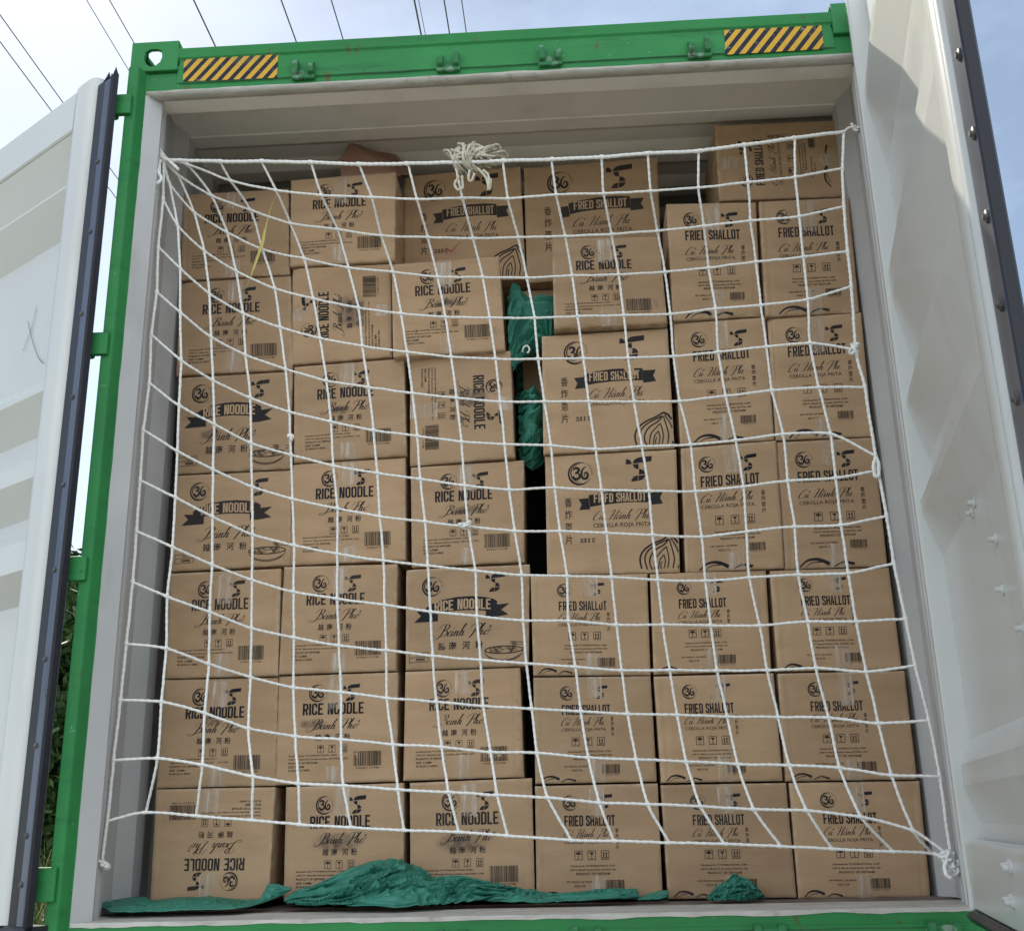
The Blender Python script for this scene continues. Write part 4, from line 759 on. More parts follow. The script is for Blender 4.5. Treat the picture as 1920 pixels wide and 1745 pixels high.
SMUDGE = {8: (.60, .50, .17, .20), 9: (.42, .50, .12, .05), 16: (.62, .42, .16, .10), 17: (.50, .47, .14, .05), 13: (.45, .50, .22, .09), 20: (.42, .52, .22, .09), 5: (.45, .40, .10, .06), 12: (.30, .46, .12, .05), 15: (.5, .47, .12, .05), 2: (.3, .62, .1, .05)}
TAPES = {'rice': (.43, .56), 'sh1': (.46, .58), 'sh2': (.44, .60), 'ricerib': None, 'shrib': None, 'none': None}
for bi, (name, ty, rot, Y, dep, lab, q) in enumerate(BOXES):
    rb = random.Random(bi * 13 + 5)
    TL, TR_, BR, BL = [np.array(p_) for p_ in q]
    base = empty('cardboard_box', ((BL[0] + BR[0]) / 2, Y + dep / 2, min(BL[1], BR[1])), lab, 'box')
    bul = rb.uniform(.002, .007); sd = rb.uniform(0, 90); yaw = rb.uniform(-.012, .012)
    cr_u = rb.choice((.05, .94, .93, .06)); cr_d = rb.uniform(.0006, .0022); dn = [(rb.random(), rb.random(), rb.uniform(.06, .16), rb.uniform(-.004, .005)) for _ in range(3)]
    ck = rb.random() < .45; ckc = rb.choice((0, 1)); cks = rb.uniform(.004, .012)
    def surf(u, v, off=0.0):
        p_ = (TL * (1 - u) + TR_ * u) * (1 - v) + (BL * (1 - u) + BR * u) * v
        e = min(u, 1 - u, v, 1 - v); rd = .005 * max(0, 1 - e / .022) ** 2
        e2 = 1 - (1 - min(1, e / .10)) ** 2
        rd += cr_d * math.exp(-((u - cr_u) / .008) ** 2) + sum(h_ * math.exp(-((u - a_) ** 2 + (v - b3) ** 2) / w_ ** 2) * min(1, e / .08) for a_, b3, w_, h_ in dn)
        if ck: rd += cks * max(0, 1 - math.hypot(u - ckc, v - (1 if ckc else 0)) / .09) ** 1.5
        wob = .0022 * noise.noise(Vector((u * 3.1 + sd, v * 3.1, sd))) * e2
        return (p_[0], Y + (u - .5) * yaw - bul * 16 * u * (1 - u) * v * (1 - v) + rd + wob - off, p_[1])
    us = [0, .006, .014, .03, .042, .05, .06, .075, .13, .2, .28, .37, .46, .54, .63, .72, .80, .87, .91, .925, .935, .95, .97, .986, .994, 1]; n = len(us)
    k = MB()
    k.add([surf(u, v) for v in us for u in us], [(j * n + i, (j + 1) * n + i, (j + 1) * n + i + 1, j * n + i + 1) for j in range(n - 1) for i in range(n - 1)], 0, True)
    ring = [surf(u, 0) for u in us] + [surf(1, v) for v in us[1:]] + [surf(u, 1) for u in us[-2::-1]] + [surf(0, v) for v in us[-2:0:-1]]
    nr = len(ring); cx, cz = np.mean([p_[0] for p_ in ring]), np.mean([p_[2] for p_ in ring])
    back = []
    for p_ in ring: back.append((p_[0] + (-.004 if p_[0] > cx else .004), Y + dep, p_[2]))
    k.add(ring + back, [(i, (i + 1) % nr, nr + (i + 1) % nr, nr + i) for i in range(nr)] + [tuple(range(nr, 2 * nr))])
    # bottom flap seam and top flap edge showing as a thin overlap
    kc = k.build('carton', 'card', base)
    wa = kc.data.attributes.new('wear', 'FLOAT', 'POINT'); wv_ = [max(0, 1 - min(u, 1 - u, v, 1 - v) / .022) * .9 for v in us for u in us]; wv_ += [.8] * nr + [0.0] * nr
    wa.data.foreach_set('value', wv_[:len(kc.data.vertices)] + [0.0] * max(0, len(kc.data.vertices) - len(wv_)))
    if ty in DES:
        o, A = DES[ty]; pr = MB(); V = []; F = []; MI = []
        for pi, (pts, m) in enumerate(o.p):
            if rb.random() < 0: continue
            off = (.0006 if m != 2 else .0013) + (pi % 9) * .00004; s0 = len(V)
            for x, y in pts:
                y = y / A
                if rot == 0: u, v = x, y
                elif rot == 180: u, v = 1 - x, 1 - y
                elif rot == 90: u, v = y, 1 - x
                elif rot == 91: u, v = .10 + y * .80, 1.02 - x
                else: u, v = 1 - y, x
                V.append(surf(min(max(u, 0.001), .999), min(max(v, 0.001), .999), off))
            F.append(tuple(range(s0, s0 + len(pts)))); MI.append(m)
        pr.v, pr.f, pr.m, pr.sm = V, F, MI, [False] * len(F)
        pr.build('printing', ['ink', 'inkb', 'bare'], base)
        tp = TAPES[ty]
        if tp:
            jx = rb.uniform(-.02, .02); spans = [(0.002, rb.uniform(.20, .34)), (rb.uniform(.76, .86), .998)]
            for v0, v1 in spans:
                tpm = MB(); g = 7; ta, tb = tp[0] + jx, tp[1] + jx; fr = [rb.uniform(-.012, .012) for _ in range(g + 1)]
                cc = []
                for j in range(g + 1):
                    for i in range(g + 1):
                        a = ta + (tb - ta) * i / g; b2 = v0 + (v1 - v0) * j / g
                        if j == g and v0 < .1: b2 += fr[i]
                        if j == 0 and v0 > .1: b2 += fr[i]
                        if rot in (0, 180): u, v = a, (b2 if rot == 0 else 1 - b2)
                        else: u, v = b2, a
                        cc.append(surf(u, v, .0017))
                tpm.add(cc, [(j * (g + 1) + i, (j + 1) * (g + 1) + i, (j + 1) * (g + 1) + i + 1, j * (g + 1) + i + 1) for j in range(g) for i in range(g)], 0, True)
                tpm.build('packing_tape', 'tape', base)
        if ty in ('rice', 'ricerib') and 7 <= bi <= 20 and rot == 0:
            for q_ in range(8):
                st_ = MB(); v_ = .08 + q_ * .118 + rb.uniform(-.012, .012); u_ = .965 + rb.uniform(-.004, .004); an_ = rb.uniform(.3, 1.0); a_1, a_2 = surf(u_ - .009, v_ - .012 * an_, .0022), surf(u_ + .009, v_ + .012 * an_, .0022)
                st_.tube([a_1, tuple((a_1[w_] + a_2[w_]) / 2 - (.0008 if w_ == 1 else 0) for w_ in range(3)), a_2], .0009, 5)
                st_.build('staple', 'staple', base)
        if bi == 14:
            pm = Pr(); pm.stroke([(.355, .705), (.392, .742), (.405, .735), (.475, .655)], [.008, .012, .010, .004]); pm.stroke([(.30, .745), (.335, .72), (.36, .765)], .005)
            pmm = MB()
            for pts, m in pm.p: pmm.add([surf(x, y, .0016) for x, y in pts], [tuple(range(len(pts)))])
            pmm.build('pen_mark', 'redpen', base)
        if bi in SMUDGE:
            cu_, cv_, ru, rv = SMUDGE[bi]; sm = MB(); g = 12; cc = []; fd = []
            for j in range(g + 1):
                for i in range(g + 1):
                    a, b2 = -1 + 2 * i / g, -1 + 2 * j / g
                    x, y = cu_ + a * ru, cv_ + b2 * rv; u, v = (x, y) if rot == 0 else (x, y)
                    cc.append(surf(min(max(u, .01), .99), min(max(v, .01), .99), .0022)); fd.append(max(0, 1 - a * a - b2 * b2) ** .8)
            sm.add(cc, [(j * (g + 1) + i, (j + 1) * (g + 1) + i, (j + 1) * (g + 1) + i + 1, j * (g + 1) + i + 1) for j in range(g) for i in range(g)])
            so_ = sm.build('smudge', 'smudge', base); at = so_.data.attributes.new('fade', 'FLOAT', 'POINT'); at.data.foreach_set('value', fd)

# ------------------------------------------------------------------ net
NET = [
  [(-1.138,0.1,2.3484),(-1.138,0.1,2.3484),(-1.138,0.1,2.3484),(-1.138,0.1,2.3484),(-0.9462,0.1,2.3311),(-0.8062,0.1,2.3229),(-0.64,0.1,2.3092),(-0.4802,0.1,2.2939),(-0.3198,0.1,2.2866),(-0.1637,0.1,2.2815),(-0.0065,0.1,2.2784),(0.1516,0.1,2.2752),(0.3143,0.1,2.2737),(0.4645,0.1,2.2788),(0.6277,0.1,2.2792),(0.7759,0.1,2.2923),(0.9379,0.1,2.3086),(1.0976,0.1,2.323)],
  [(-1.138,0.1,2.3484),(-1.1396,0.1039,2.351),(-1.1441,0.1148,2.3583),(-1.0693,0.1313,2.3482),(-0.9218,0.1519,2.2893),(-0.7663,0.1519,2.2439),(-0.6132,0.1519,2.2172),(-0.4455,0.1519,2.1998),(-0.2949,0.1519,2.1834),(-0.1451,0.1519,2.181),(0.0038,0.1519,2.1707),(0.1629,0.1519,2.1757),(0.3175,0.1519,2.171),(0.47,0.1519,2.1724),(0.6225,0.1313,2.1629),(0.779,0.1148,2.1635),(0.9282,0.1039,2.1677),(1.0776,0.1,2.1879)],
  [(-1.138,0.1,2.3484),(-1.1441,0.1148,2.3583),(-1.1055,0.1519,2.3223),(-1.0008,0.2,2.266),(-0.8793,0.2481,2.2326),(-0.739,0.2481,2.1736),(-0.5777,0.2481,2.1426),(-0.4286,0.2481,2.1104),(-0.2719,0.2481,2.096),(-0.1197,0.2481,2.0839),(0.0317,0.2481,2.0798),(0.1878,0.2481,2.0755),(0.3416,0.2481,2.0752),(0.4933,0.2481,2.0791),(0.6395,0.2,2.0616),(0.7828,0.1519,2.0456),(0.9285,0.1148,2.0315),(1.0675,0.1,2.0514)],
  [(-1.138,0.1,2.3484),(-1.1242,0.1313,2.2798),(-1.0593,0.2,2.2079),(-0.9647,0.2687,2.1648),(-0.8471,0.3,2.1084),(-0.7018,0.3,2.0663),(-0.5489,0.3,2.0241),(-0.3959,0.3,2.0003),(-0.246,0.3,1.9747),(-0.0934,0.3,1.965),(0.0547,0.3,1.9555),(0.206,0.3,1.9557),(0.3601,0.3,1.9518),(0.5138,0.3,1.9538),(0.654,0.2687,1.946),(0.7963,0.2,1.9236),(0.9315,0.1313,1.8969),(1.0615,0.1,1.8937)],
  [(-1.1289,0.1,2.2026),(-1.0857,0.1313,2.1193),(-1.0151,0.2,2.0588),(-0.9252,0.2687,2.015),(-0.7981,0.3,1.9587),(-0.6656,0.3,1.9144),(-0.5112,0.3,1.8734),(-0.3674,0.3,1.8449),(-0.2195,0.3,1.8261),(-0.0725,0.3,1.8151),(0.0756,0.3,1.808),(0.2179,0.3,1.8069),(0.3701,0.3,1.8034),(0.5215,0.3,1.7999),(0.6652,0.2687,1.7971),(0.798,0.2,1.7707),(0.93,0.1313,1.751),(1.0593,0.1,1.7727)],
  [(-1.1313,0.1,2.024),(-1.0656,0.1313,1.9601),(-0.9873,0.2,1.9005),(-0.8932,0.2687,1.8575),(-0.7737,0.3,1.8138),(-0.6375,0.3,1.7686),(-0.4958,0.3,1.7332),(-0.3468,0.3,1.7053),(-0.2007,0.3,1.6815),(-0.0555,0.3,1.6672),(0.0837,0.3,1.6609),(0.231,0.3,1.656),(0.376,0.3,1.6513),(0.5222,0.3,1.6502),(0.6621,0.2687,1.6452),(0.8035,0.2,1.6269),(0.9216,0.1313,1.6037),(1.0481,0.1,1.5611)],
  [(-1.1242,0.1,1.8633),(-1.0546,0.1313,1.8037),(-0.9723,0.2,1.7433),(-0.8763,0.2687,1.7066),(-0.7495,0.3,1.6628),(-0.6115,0.3,1.6151),(-0.4719,0.3,1.5864),(-0.3283,0.3,1.5596),(-0.184,0.3,1.5367),(-0.0426,0.3,1.5176),(0.1,0.3,1.5115),(0.242,0.3,1.5053),(0.3866,0.3,1.4991),(0.5323,0.3,1.4946),(0.6739,0.2687,1.4946),(0.8066,0.2,1.4798),(0.9338,0.1313,1.4575),(1.061,0.1,1.4395)],
  [(-1.1299,0.1,1.7149),(-1.0394,0.1313,1.6366),(-0.956,0.2,1.5919),(-0.8526,0.2687,1.5536),(-0.7311,0.3,1.5121),(-0.5934,0.3,1.4731),(-0.4537,0.3,1.4362),(-0.3119,0.3,1.4122),(-0.1696,0.3,1.3865),(-0.0316,0.3,1.3718),(0.1158,0.3,1.3623),(0.257,0.3,1.344),(0.4035,0.3,1.347),(0.5558,0.3,1.3461),(0.6934,0.2687,1.3457),(0.8272,0.2,1.3356),(0.9528,0.1313,1.3081),(1.0666,0.1,1.223)],
  [(-1.1237,0.1,1.55),(-1.0355,0.1313,1.4836),(-0.9435,0.2,1.4427),(-0.843,0.2687,1.3979),(-0.7201,0.3,1.3655),(-0.5805,0.3,1.3222),(-0.4393,0.3,1.2917),(-0.3011,0.3,1.2668),(-0.1606,0.3,1.2403),(-0.0195,0.3,1.2208),(0.123,0.3,1.2224),(0.2693,0.3,1.2081),(0.4167,0.3,1.2007),(0.56,0.3,1.1935),(0.7038,0.2687,1.1943),(0.8275,0.2,1.1875),(0.952,0.1313,1.17),(1.0692,0.1,1.1803)],
  [(-1.1299,0.1,1.3972),(-1.0299,0.1313,1.3346),(-0.9377,0.2,1.2924),(-0.8323,0.2687,1.2533),(-0.7091,0.3,1.2172),(-0.5647,0.3,1.1803),(-0.4287,0.3,1.1492),(-0.2855,0.3,1.1266),(-0.1501,0.3,1.1062),(-0.0057,0.3,1.0873),(0.1349,0.3,1.0806),(0.2778,0.3,1.0703),(0.4198,0.3,1.0585),(0.5692,0.3,1.0481),(0.7015,0.2687,1.0522),(0.8326,0.2,1.0447),(0.9533,0.1313,1.0274),(1.0768,0.1,1.0417)],
  [(-1.1266,0.1,1.2346),(-1.026,0.1313,1.186),(-0.9301,0.2,1.1407),(-0.8227,0.2687,1.0968),(-0.6981,0.3,1.0658),(-0.5609,0.3,1.0337),(-0.4149,0.3,1.0066),(-0.2769,0.3,0.9867),(-0.13,0.3,0.9649),(0.0125,0.3,0.9468),(0.1511,0.3,0.9388),(0.2874,0.3,0.9309),(0.4275,0.3,0.9179),(0.5704,0.3,0.9099),(0.6974,0.2687,0.9105),(0.8293,0.2,0.8995),(0.9573,0.1313,0.8852),(1.0806,0.1,0.9021)],
  [(-1.1251,0.1,1.0767),(-1.023,0.1313,1.0316),(-0.9225,0.2,0.9898),(-0.8172,0.2687,0.953),(-0.6941,0.3,0.9186),(-0.5571,0.3,0.8925),(-0.4098,0.3,0.8679),(-0.2685,0.3,0.8436),(-0.1268,0.3,0.8244),(0.014,0.3,0.807),(0.151,0.3,0.8027),(0.2948,0.3,0.7853),(0.4335,0.3,0.781),(0.5763,0.3,0.7749),(0.7163,0.2687,0.7653),(0.8431,0.2,0.7607),(0.9639,0.1313,0.7452),(1.0932,0.1,0.7433)],
  [(-1.1236,0.1,0.9232),(-1.0281,0.1313,0.8817),(-0.9201,0.2,0.8447),(-0.8114,0.2687,0.8046),(-0.687,0.3,0.7766),(-0.5484,0.3,0.7481),(-0.403,0.3,0.7292),(-0.262,0.3,0.709),(-0.1171,0.3,0.6919),(0.0204,0.3,0.6784),(0.1665,0.3,0.6631),(0.3038,0.3,0.6497),(0.4455,0.3,0.6456),(0.5849,0.3,0.64),(0.7263,0.2687,0.6335),(0.8522,0.2,0.6272),(0.9757,0.1313,0.6044),(1.1029,0.1,0.6143)],
  [(-1.1271,0.1,0.7402),(-1.02,0.1313,0.7293),(-0.9137,0.2,0.6907),(-0.8072,0.2687,0.6571),(-0.6829,0.3,0.6271),(-0.5383,0.3,0.6089),(-0.3996,0.3,0.5878),(-0.2508,0.3,0.5728),(-0.1109,0.3,0.5565),(0.0328,0.3,0.5449),(0.1772,0.3,0.5333),(0.3144,0.3,0.5219),(0.4589,0.3,0.515),(0.604,0.3,0.5066),(0.7461,0.2687,0.4986),(0.8734,0.2,0.4878),(0.9926,0.1313,0.4643),(1.1207,0.1,0.4655)],
  [(-1.1305,0.1,0.5812),(-1.0166,0.1148,0.5751),(-0.9016,0.1519,0.5441),(-0.7861,0.2,0.5014),(-0.6597,0.2481,0.4791),(-0.5241,0.2481,0.4665),(-0.3721,0.2481,0.4491),(-0.2291,0.2481,0.438),(-0.087,0.2481,0.421),(0.0467,0.2481,0.4147),(0.193,0.2481,0.3977),(0.3295,0.2481,0.3899),(0.4713,0.2481,0.3806),(0.6151,0.2481,0.3698),(0.7511,0.2,0.3613),(0.8788,0.1519,0.349),(1.0058,0.1148,0.3248),(1.1292,0.1,0.3186)],
  [(-1.1358,0.1,0.4153),(-1.0114,0.1039,0.4183),(-0.8864,0.1148,0.3984),(-0.7473,0.1313,0.3641),(-0.6219,0.1519,0.3432),(-0.495,0.1519,0.3345),(-0.3404,0.1519,0.3195),(-0.1987,0.1519,0.3091),(-0.0639,0.1519,0.2989),(0.0759,0.1519,0.2887),(0.2176,0.1519,0.2728),(0.35,0.1519,0.2657),(0.4931,0.1519,0.2569),(0.6365,0.1519,0.2454),(0.7741,0.1313,0.2394),(0.9127,0.1148,0.2199),(1.0423,0.1039,0.182),(1.1303,0.1,0.1151)],
  [(-1.1378,0.1,0.2532),(-1.0545,0.16,0.2757),(-0.9106,0.16,0.2625),(-0.7511,0.16,0.2477),(-0.6153,0.16,0.2335),(-0.4715,0.16,0.2219),(-0.3243,0.16,0.2118),(-0.1721,0.16,0.2044),(-0.0371,0.16,0.1918),(0.1363,0.16,0.1771),(0.2523,0.16,0.172),(0.4023,0.16,0.1648),(0.5513,0.16,0.1576),(0.7007,0.16,0.1491),(0.8391,0.16,0.1395),(0.9992,0.16,0.1294),(1.1011,0.16,0.1233),(1.1303,0.1,0.1151)]]

NT = empty('cargo_net', NET[16][0], 'white knotted rope net stretched across the open container in front of the cartons', 'net')
def rope_pts(nodes, step=.0045, wob=.0013, seed=0, ten=.34):
    q = []
    for p_ in nodes:
        if p_ is None: continue
        if q and (Vector(p_) - Vector(q[-1])).length < .004: continue
        q.append(p_)
    out = []
    s_ = spline(q, 24, ten=ten); L = np.concatenate([[0], np.cumsum(np.linalg.norm(np.diff(s_, axis=0), axis=1))]); n = max(3, int(L[-1] / step)); t = np.linspace(0, L[-1], n)
    o = np.stack([np.interp(t, L, s_[:, i]) for i in range(3)], 1)
    w = np.array([[noise.noise(Vector((a * 16, seed * 3.1, k * 7.7))) + .5 * noise.noise(Vector((a * 45, seed * 3.1, k * 7.7))) for k in range(3)] for a in t]) * wob
    return o + w, q
def rope(name, nodes, r, seed, parent, mt='rope', bumps=True, **kw):
    pts, q = rope_pts(nodes, seed=seed, **kw); rs = np.full(len(pts), r)
    if bumps:
        for p_ in q[1:-1]:
            d = np.linalg.norm(pts - np.array(p_), axis=1); rs = np.maximum(rs, r * (1 + .38 * np.exp(-(d / .0075) ** 2)))
    k = MB(); k.tube(pts, r, 8, twist=2 * math.pi / .020, lobe=.17, rs=rs); return k.build(name, mt, parent)
RR = .0039
for c in range(18):
    nodes = [NET[r_][c] for r_ in range(17)]
    if c in (1, 2, 3): nodes = [NET[0][0]] + nodes[1:]
    if c == 17: nodes = nodes[:15] + [NET[16][17]]
    rope('vertical_cord', [None if p_ is None else (p_[0], p_[1] + .003, p_[2]) for p_ in nodes], RR if c not in (0, 17) else .0047, c, NT)
for r_ in range(17):
    nodes = NET[r_][:]
    rope('horizontal_cord' if r_ not in (0, 16) else 'border_rope', nodes, RR if r_ else .0058, 40 + r_, NT)
rope('tie_cord', [NET[16][0], (-1.1396,0.1,0.2239), (-1.1422,0.1,0.1548)], .0045, 91, NT, bumps=False)
rope('tie_cord', [NET[0][17], (1.1144,0.1,2.3359), (1.1317,0.1,2.3389)], .0045, 92, NT, bumps=False)
def tangle(name, c, size, n, seed, r, parent, mt='rope', tails=()):
    k = MB(); r2 = random.Random(seed)
    ph = [r2.uniform(0, 6.28) for _ in range(9)]; fq = [r2.choice((2, 3, 5)) for _ in range(3)]
    pts = []
    N = n * 26
    for i in range(N + 1):
        a = i / N * 2 * math.pi * n / 2.0
        pts.append((c[0] + size[0] * (math.sin(a * 1.0 + ph[0]) * .6 + .4 * math.sin(a * 2.31 + ph[1])), c[1] + size[1] * (math.cos(a * 1.37 + ph[2]) * .6 + .4 * math.sin(a * 2.9 + ph[3])),
                    c[2] + size[2] * (math.cos(a + ph[4]) * .6 + .4 * math.sin(a * 1.77 + ph[5]))))
    k.tube(pts, r, 7, twist=2 * math.pi / .02, lobe=.15)
    for t in tails:
        k.tube(rope_pts(t, seed=seed)[0], r, 7, twist=2 * math.pi / .02, lobe=.15)
    return k.build(name, mt, parent)
tangle('knot', (-1.1463,0.09,2.3628), (.014, .012, .020), 5, 1, .0055, NT, tails=([(-1.1523,0.1,2.3697), (-1.1513,0.07,2.2893), (-1.1486,0.06,2.2329), (-1.1503,0.06,2.1875)], [(-1.1447,0.1,2.3651), (-1.1367,0.06,2.2862), (-1.1217,0.06,2.2513), (-1.1361,0.06,2.2322)],
       [(-1.1398,0.1,2.3485), (-1.1535,0.08,2.316), (-1.1482,0.07,2.2491)], [(-1.1601,0.1,2.4009), (-1.1315,0.1,2.3582), (-1.0829,0.1,2.3085)], [(-1.157,0.1,2.3843), (-1.1355,0.07,2.2925), (-1.1349,0.06,2.262)]))
tangle('knot', (-1.1448,0.06,2.207), (.007, .007, .016), 3, 12, .005, NT)
tangle('knot', (1.0452,0.1,1.563), (.014, .012, .016), 4, 2, .005, NT, tails=([(1.0376,0.1,1.5809), (1.0424,0.09,1.5588), (1.0505,0.1,1.5401)],))
tangle('knot', (-0.7066,0.24,1.4022), (.008, .008, .013), 3, 3, .0046, NT)
tangle('knot', (-0.1572,0.27,1.1038), (.017, .012, .012), 4, 4, .0046, NT)
tangle('knot', (-1.1394,0.1,0.1397), (.016, .012, .011), 4, 5, .005, NT)
tangle('knot', (1.1313,0.1,2.3349), (.010, .010, .014), 3, 6, .0045, NT)
tangle('knot', (1.1255,0.1,0.1099), (.022, .016, .020), 5, 7, .0055, NT, tails=([(1.1156,0.09,0.1104), (1.103,0.08,0.0913), (1.1028,0.07,0.0722), (1.1125,0.07,0.0643)], [(1.0934,0.12,0.1232), (1.1084,0.1,0.1155), (1.1396,0.1,0.1228)]))
tangle('knot', (1.1318,0.1,0.0861), (.012, .010, .014), 4, 17, .005, NT)
rope('tie_loop', [(1.0662,0.1,1.2197), (1.0543,0.09,1.1924), (1.055,0.09,1.1599), (1.0655,0.09,1.1579), (1.0699,0.09,1.195), (1.0675,0.1,1.218)], .0052, 66, NT, bumps=False)

# ------------------------------------------------------------------ bundle of spare rope hanging on the net's top rope
k = MB(); r2 = random.Random(21)
cx0 = (-0.1102,0.13,2.3079)
for i in range(54):
    a = r2.random() ** .9; x = cx0[0] - .058 + .122 * a; top = .032 * math.sin(math.pi * (.12 + .8 * a)) + .008 + r2.uniform(-.010, .006); bot = (-.040 if a < .55 else -.006) + r2.uniform(-.012, .020)
    lean = (a - .4) * .06 + r2.uniform(-.03, .03); y = cx0[1] + r2.uniform(-.03, .02)
    pts = [(x + lean * .6 + r2.uniform(-.01, .01), y - .018, cx0[2] + top * .6), (x + lean, y, cx0[2] + top), (x + lean * .8 + .012, y + .02, cx0[2] + top * .6), (x + .010 + r2.uniform(-.01, .01), y + .022, cx0[2] + bot * .5), (x - lean * .4 + .004, y + .004, cx0[2] + bot), (x - .010, y - .020, cx0[2] + bot * .5)]
    k.tube(spline(pts, 7, closed=True), .0040, 6, twist=314, lobe=.2)
for i in range(14):
    x = cx0[0] - .040 + r2.uniform(0, .09); z = cx0[2] + r2.uniform(-.025, .025); q = r2.uniform(-.02, .02)
    k.tube(spline([(x - .028, cx0[1] - .035, z - q), (x, cx0[1] - .045, z + r2.uniform(-.01, .02)), (x + .028, cx0[1] - .03, z + q)], 6), .0040, 6, twist=314, lobe=.2)
for tl in ([(-0.1508,0.09,2.2246), (-0.1649,0.09,2.1958), (-0.1546,0.09,2.1736), (-0.1373,0.09,2.1804), (-0.1404,0.09,2.224)], [(-0.115,0.08,2.24), (-0.1188,0.08,2.2066), (-0.1085,0.08,2.1962), (-0.0978,0.08,2.2252)], [(-0.0717,0.08,2.2375), (-0.0547,0.08,2.2168), (-0.0518,0.08,2.1832), (-0.0556,0.08,2.1618), (-0.0489,0.085,2.1724), (-0.0467,0.085,2.2056)], [(-0.089,0.08,2.2444), (-0.077,0.08,2.2299), (-0.0601,0.08,2.2033), (-0.0537,0.08,2.1735)]):
    k.tube(rope_pts(tl, seed=5)[0], .0042, 7, twist=314, lobe=.15)
tag(k.build('rope_bundle', 'rope2'), 'cream bundle of coiled spare rope hung over the top rope of the net', 'rope')

# yellow strap
k = MB(); c_pts = spline([(-0.8065,0.3,2.3222), (-0.8235,0.29,2.2583), (-0.8355,0.28,2.1745), (-0.8423,0.28,2.1237), (-0.8609,0.29,2.0692), (-0.8733,0.29,2.0234), (-0.889,0.3,1.9892), (-0.9001,0.31,1.9708)], 8); N = len(c_pts)
for i in range(N - 1):
    def wv(i_): f = i_ / (N - 1); return .0010 + .0046 * math.sin(math.pi * min(1, f * 1.15)) ** 1.3, 2.2 * f
    V = []
    for q in (i, i + 1):
        w_, an = wv(q); p_ = c_pts[q]; V += [(p_[0] - w_ * math.cos(an - 1), p_[1] - w_ * math.sin(an - 1), p_[2]), (p_[0] + w_ * math.cos(an - 1), p_[1] + w_ * math.sin(an - 1), p_[2])]
    k.add(V, [(0, 1, 3, 2)], 0, True)
o = k.build('plastic_strap', 'yellow'); sd_ = o.modifiers.new('thick', 'SOLIDIFY'); sd_.thickness = .0008
tag(o, 'twisted yellow plastic strap tied to the net in front of the leftmost stack', 'strap')

# loose cardboard sheets on the second stack
def sheet(q, label):
    k = MB(); c_ = [np.array(p_) for p_ in q]
    k.add([tuple(p_) for p_ in c_] + [tuple(p_ + np.array((0, .006, .001))) for p_ in c_], [tuple(range(len(c_) - 1, -1, -1)), tuple(range(len(c_), 2 * len(c_)))] + [(i, (i + 1) % len(c_), len(c_) + (i + 1) % len(c_), len(c_) + i) for i in range(len(c_))])
    return tag(k.build('cardboard_sheet', 'card2'), label, 'cardboard sheet', 'loose cardboard sheets')
sheet([(-0.6353,0.5,2.5785), (-0.6079,0.56,2.6949), (-0.5176,0.55,2.6433), (-0.4412,0.52,2.5687), (-0.3973,0.46,2.4672), (-0.4103,0.42,2.4516), (-0.6078,0.42,2.4519)], 'reddish cardboard sheet lying foremost on the second stack, peaked under the roof')
sheet([(-0.5246,0.62,2.6946), (-0.4759,0.66,2.7373), (-0.4231,0.62,2.6392), (-0.384,0.58,2.5511), (-0.4212,0.56,2.5406), (-0.5181,0.56,2.5645)], 'smaller cardboard sheet tilted behind the reddish one, nearer the rope bundle')

# ------------------------------------------------------------------ tarps
def cloth(name, top, bot, Yt, Yb, nu, nv, amp, seed, label, freq=(9, 5), drape=1.0, roll=.012):
    """sheet between two outlines (world points): crumpled with ridged folds"""
    def samp(c_, f):
        q = np.array(c_); L = np.concatenate([[0], np.cumsum(np.linalg.norm(np.diff(q, axis=0), axis=1))]); return np.array([np.interp(f * L[-1], L, q[:, i]) for i in range(3)])
    k = MB(); V = []
    for j in range(nv + 1):
        v = j / nv
        for i in range(nu + 1):
            u = i / nu; a, b2 = samp(top, u), samp(bot, u); p_ = a * (1 - v) + b2 * v
            e = math.sin(math.pi * v) ** .5 * min(1, u * 12, (1 - u) * 12)
            wx = .5 * noise.noise(Vector((p_[0] * 5, v * 2, seed + 9))); X = p_[0] * freq[0] + v * 1.7 + wx * 2; Z = v * freq[1] * .6 + p_[0] * 2.2 + wx
            rg = lambda a_, b3, c3: (1 - min(1, 2.2 * abs(noise.noise(Vector((a_, b3, c3)))))) ** 1.6
            n1 = rg(X, Z, seed); n2 = rg(X * 2.1 + Z * 1.2 + 4, Z * 1.7 - X * .4, seed + 3); n3 = rg(X * 4.3 - Z, Z * 3.6, seed + 6); n4 = noise.noise(Vector((X * 9, Z * 9, seed)))
            dsp = amp * (.62 * n1 + .40 * n2 + .11 * n3 + .03 * n4 - .35) * (.25 + .75 * e)
            y = p_[1] - dsp; z = p_[2] + .22 * amp * (n2 + n3 - .5) * (.35 + .65 * e)
            V.append((p_[0] + .15 * amp * n3, y - roll * math.sin(math.pi * v), z))
    k.add(V, [(j * (nu + 1) + i, (j + 1) * (nu + 1) + i, (j + 1) * (nu + 1) + i + 1, j * (nu + 1) + i + 1) for j in range(nv) for i in range(nu)], 0, True)
    o = k.build(name, 'tarp'); m_ = o.modifiers.new('thick', 'SOLIDIFY'); m_.thickness = .0015
    return tag(o, label, 'tarp')
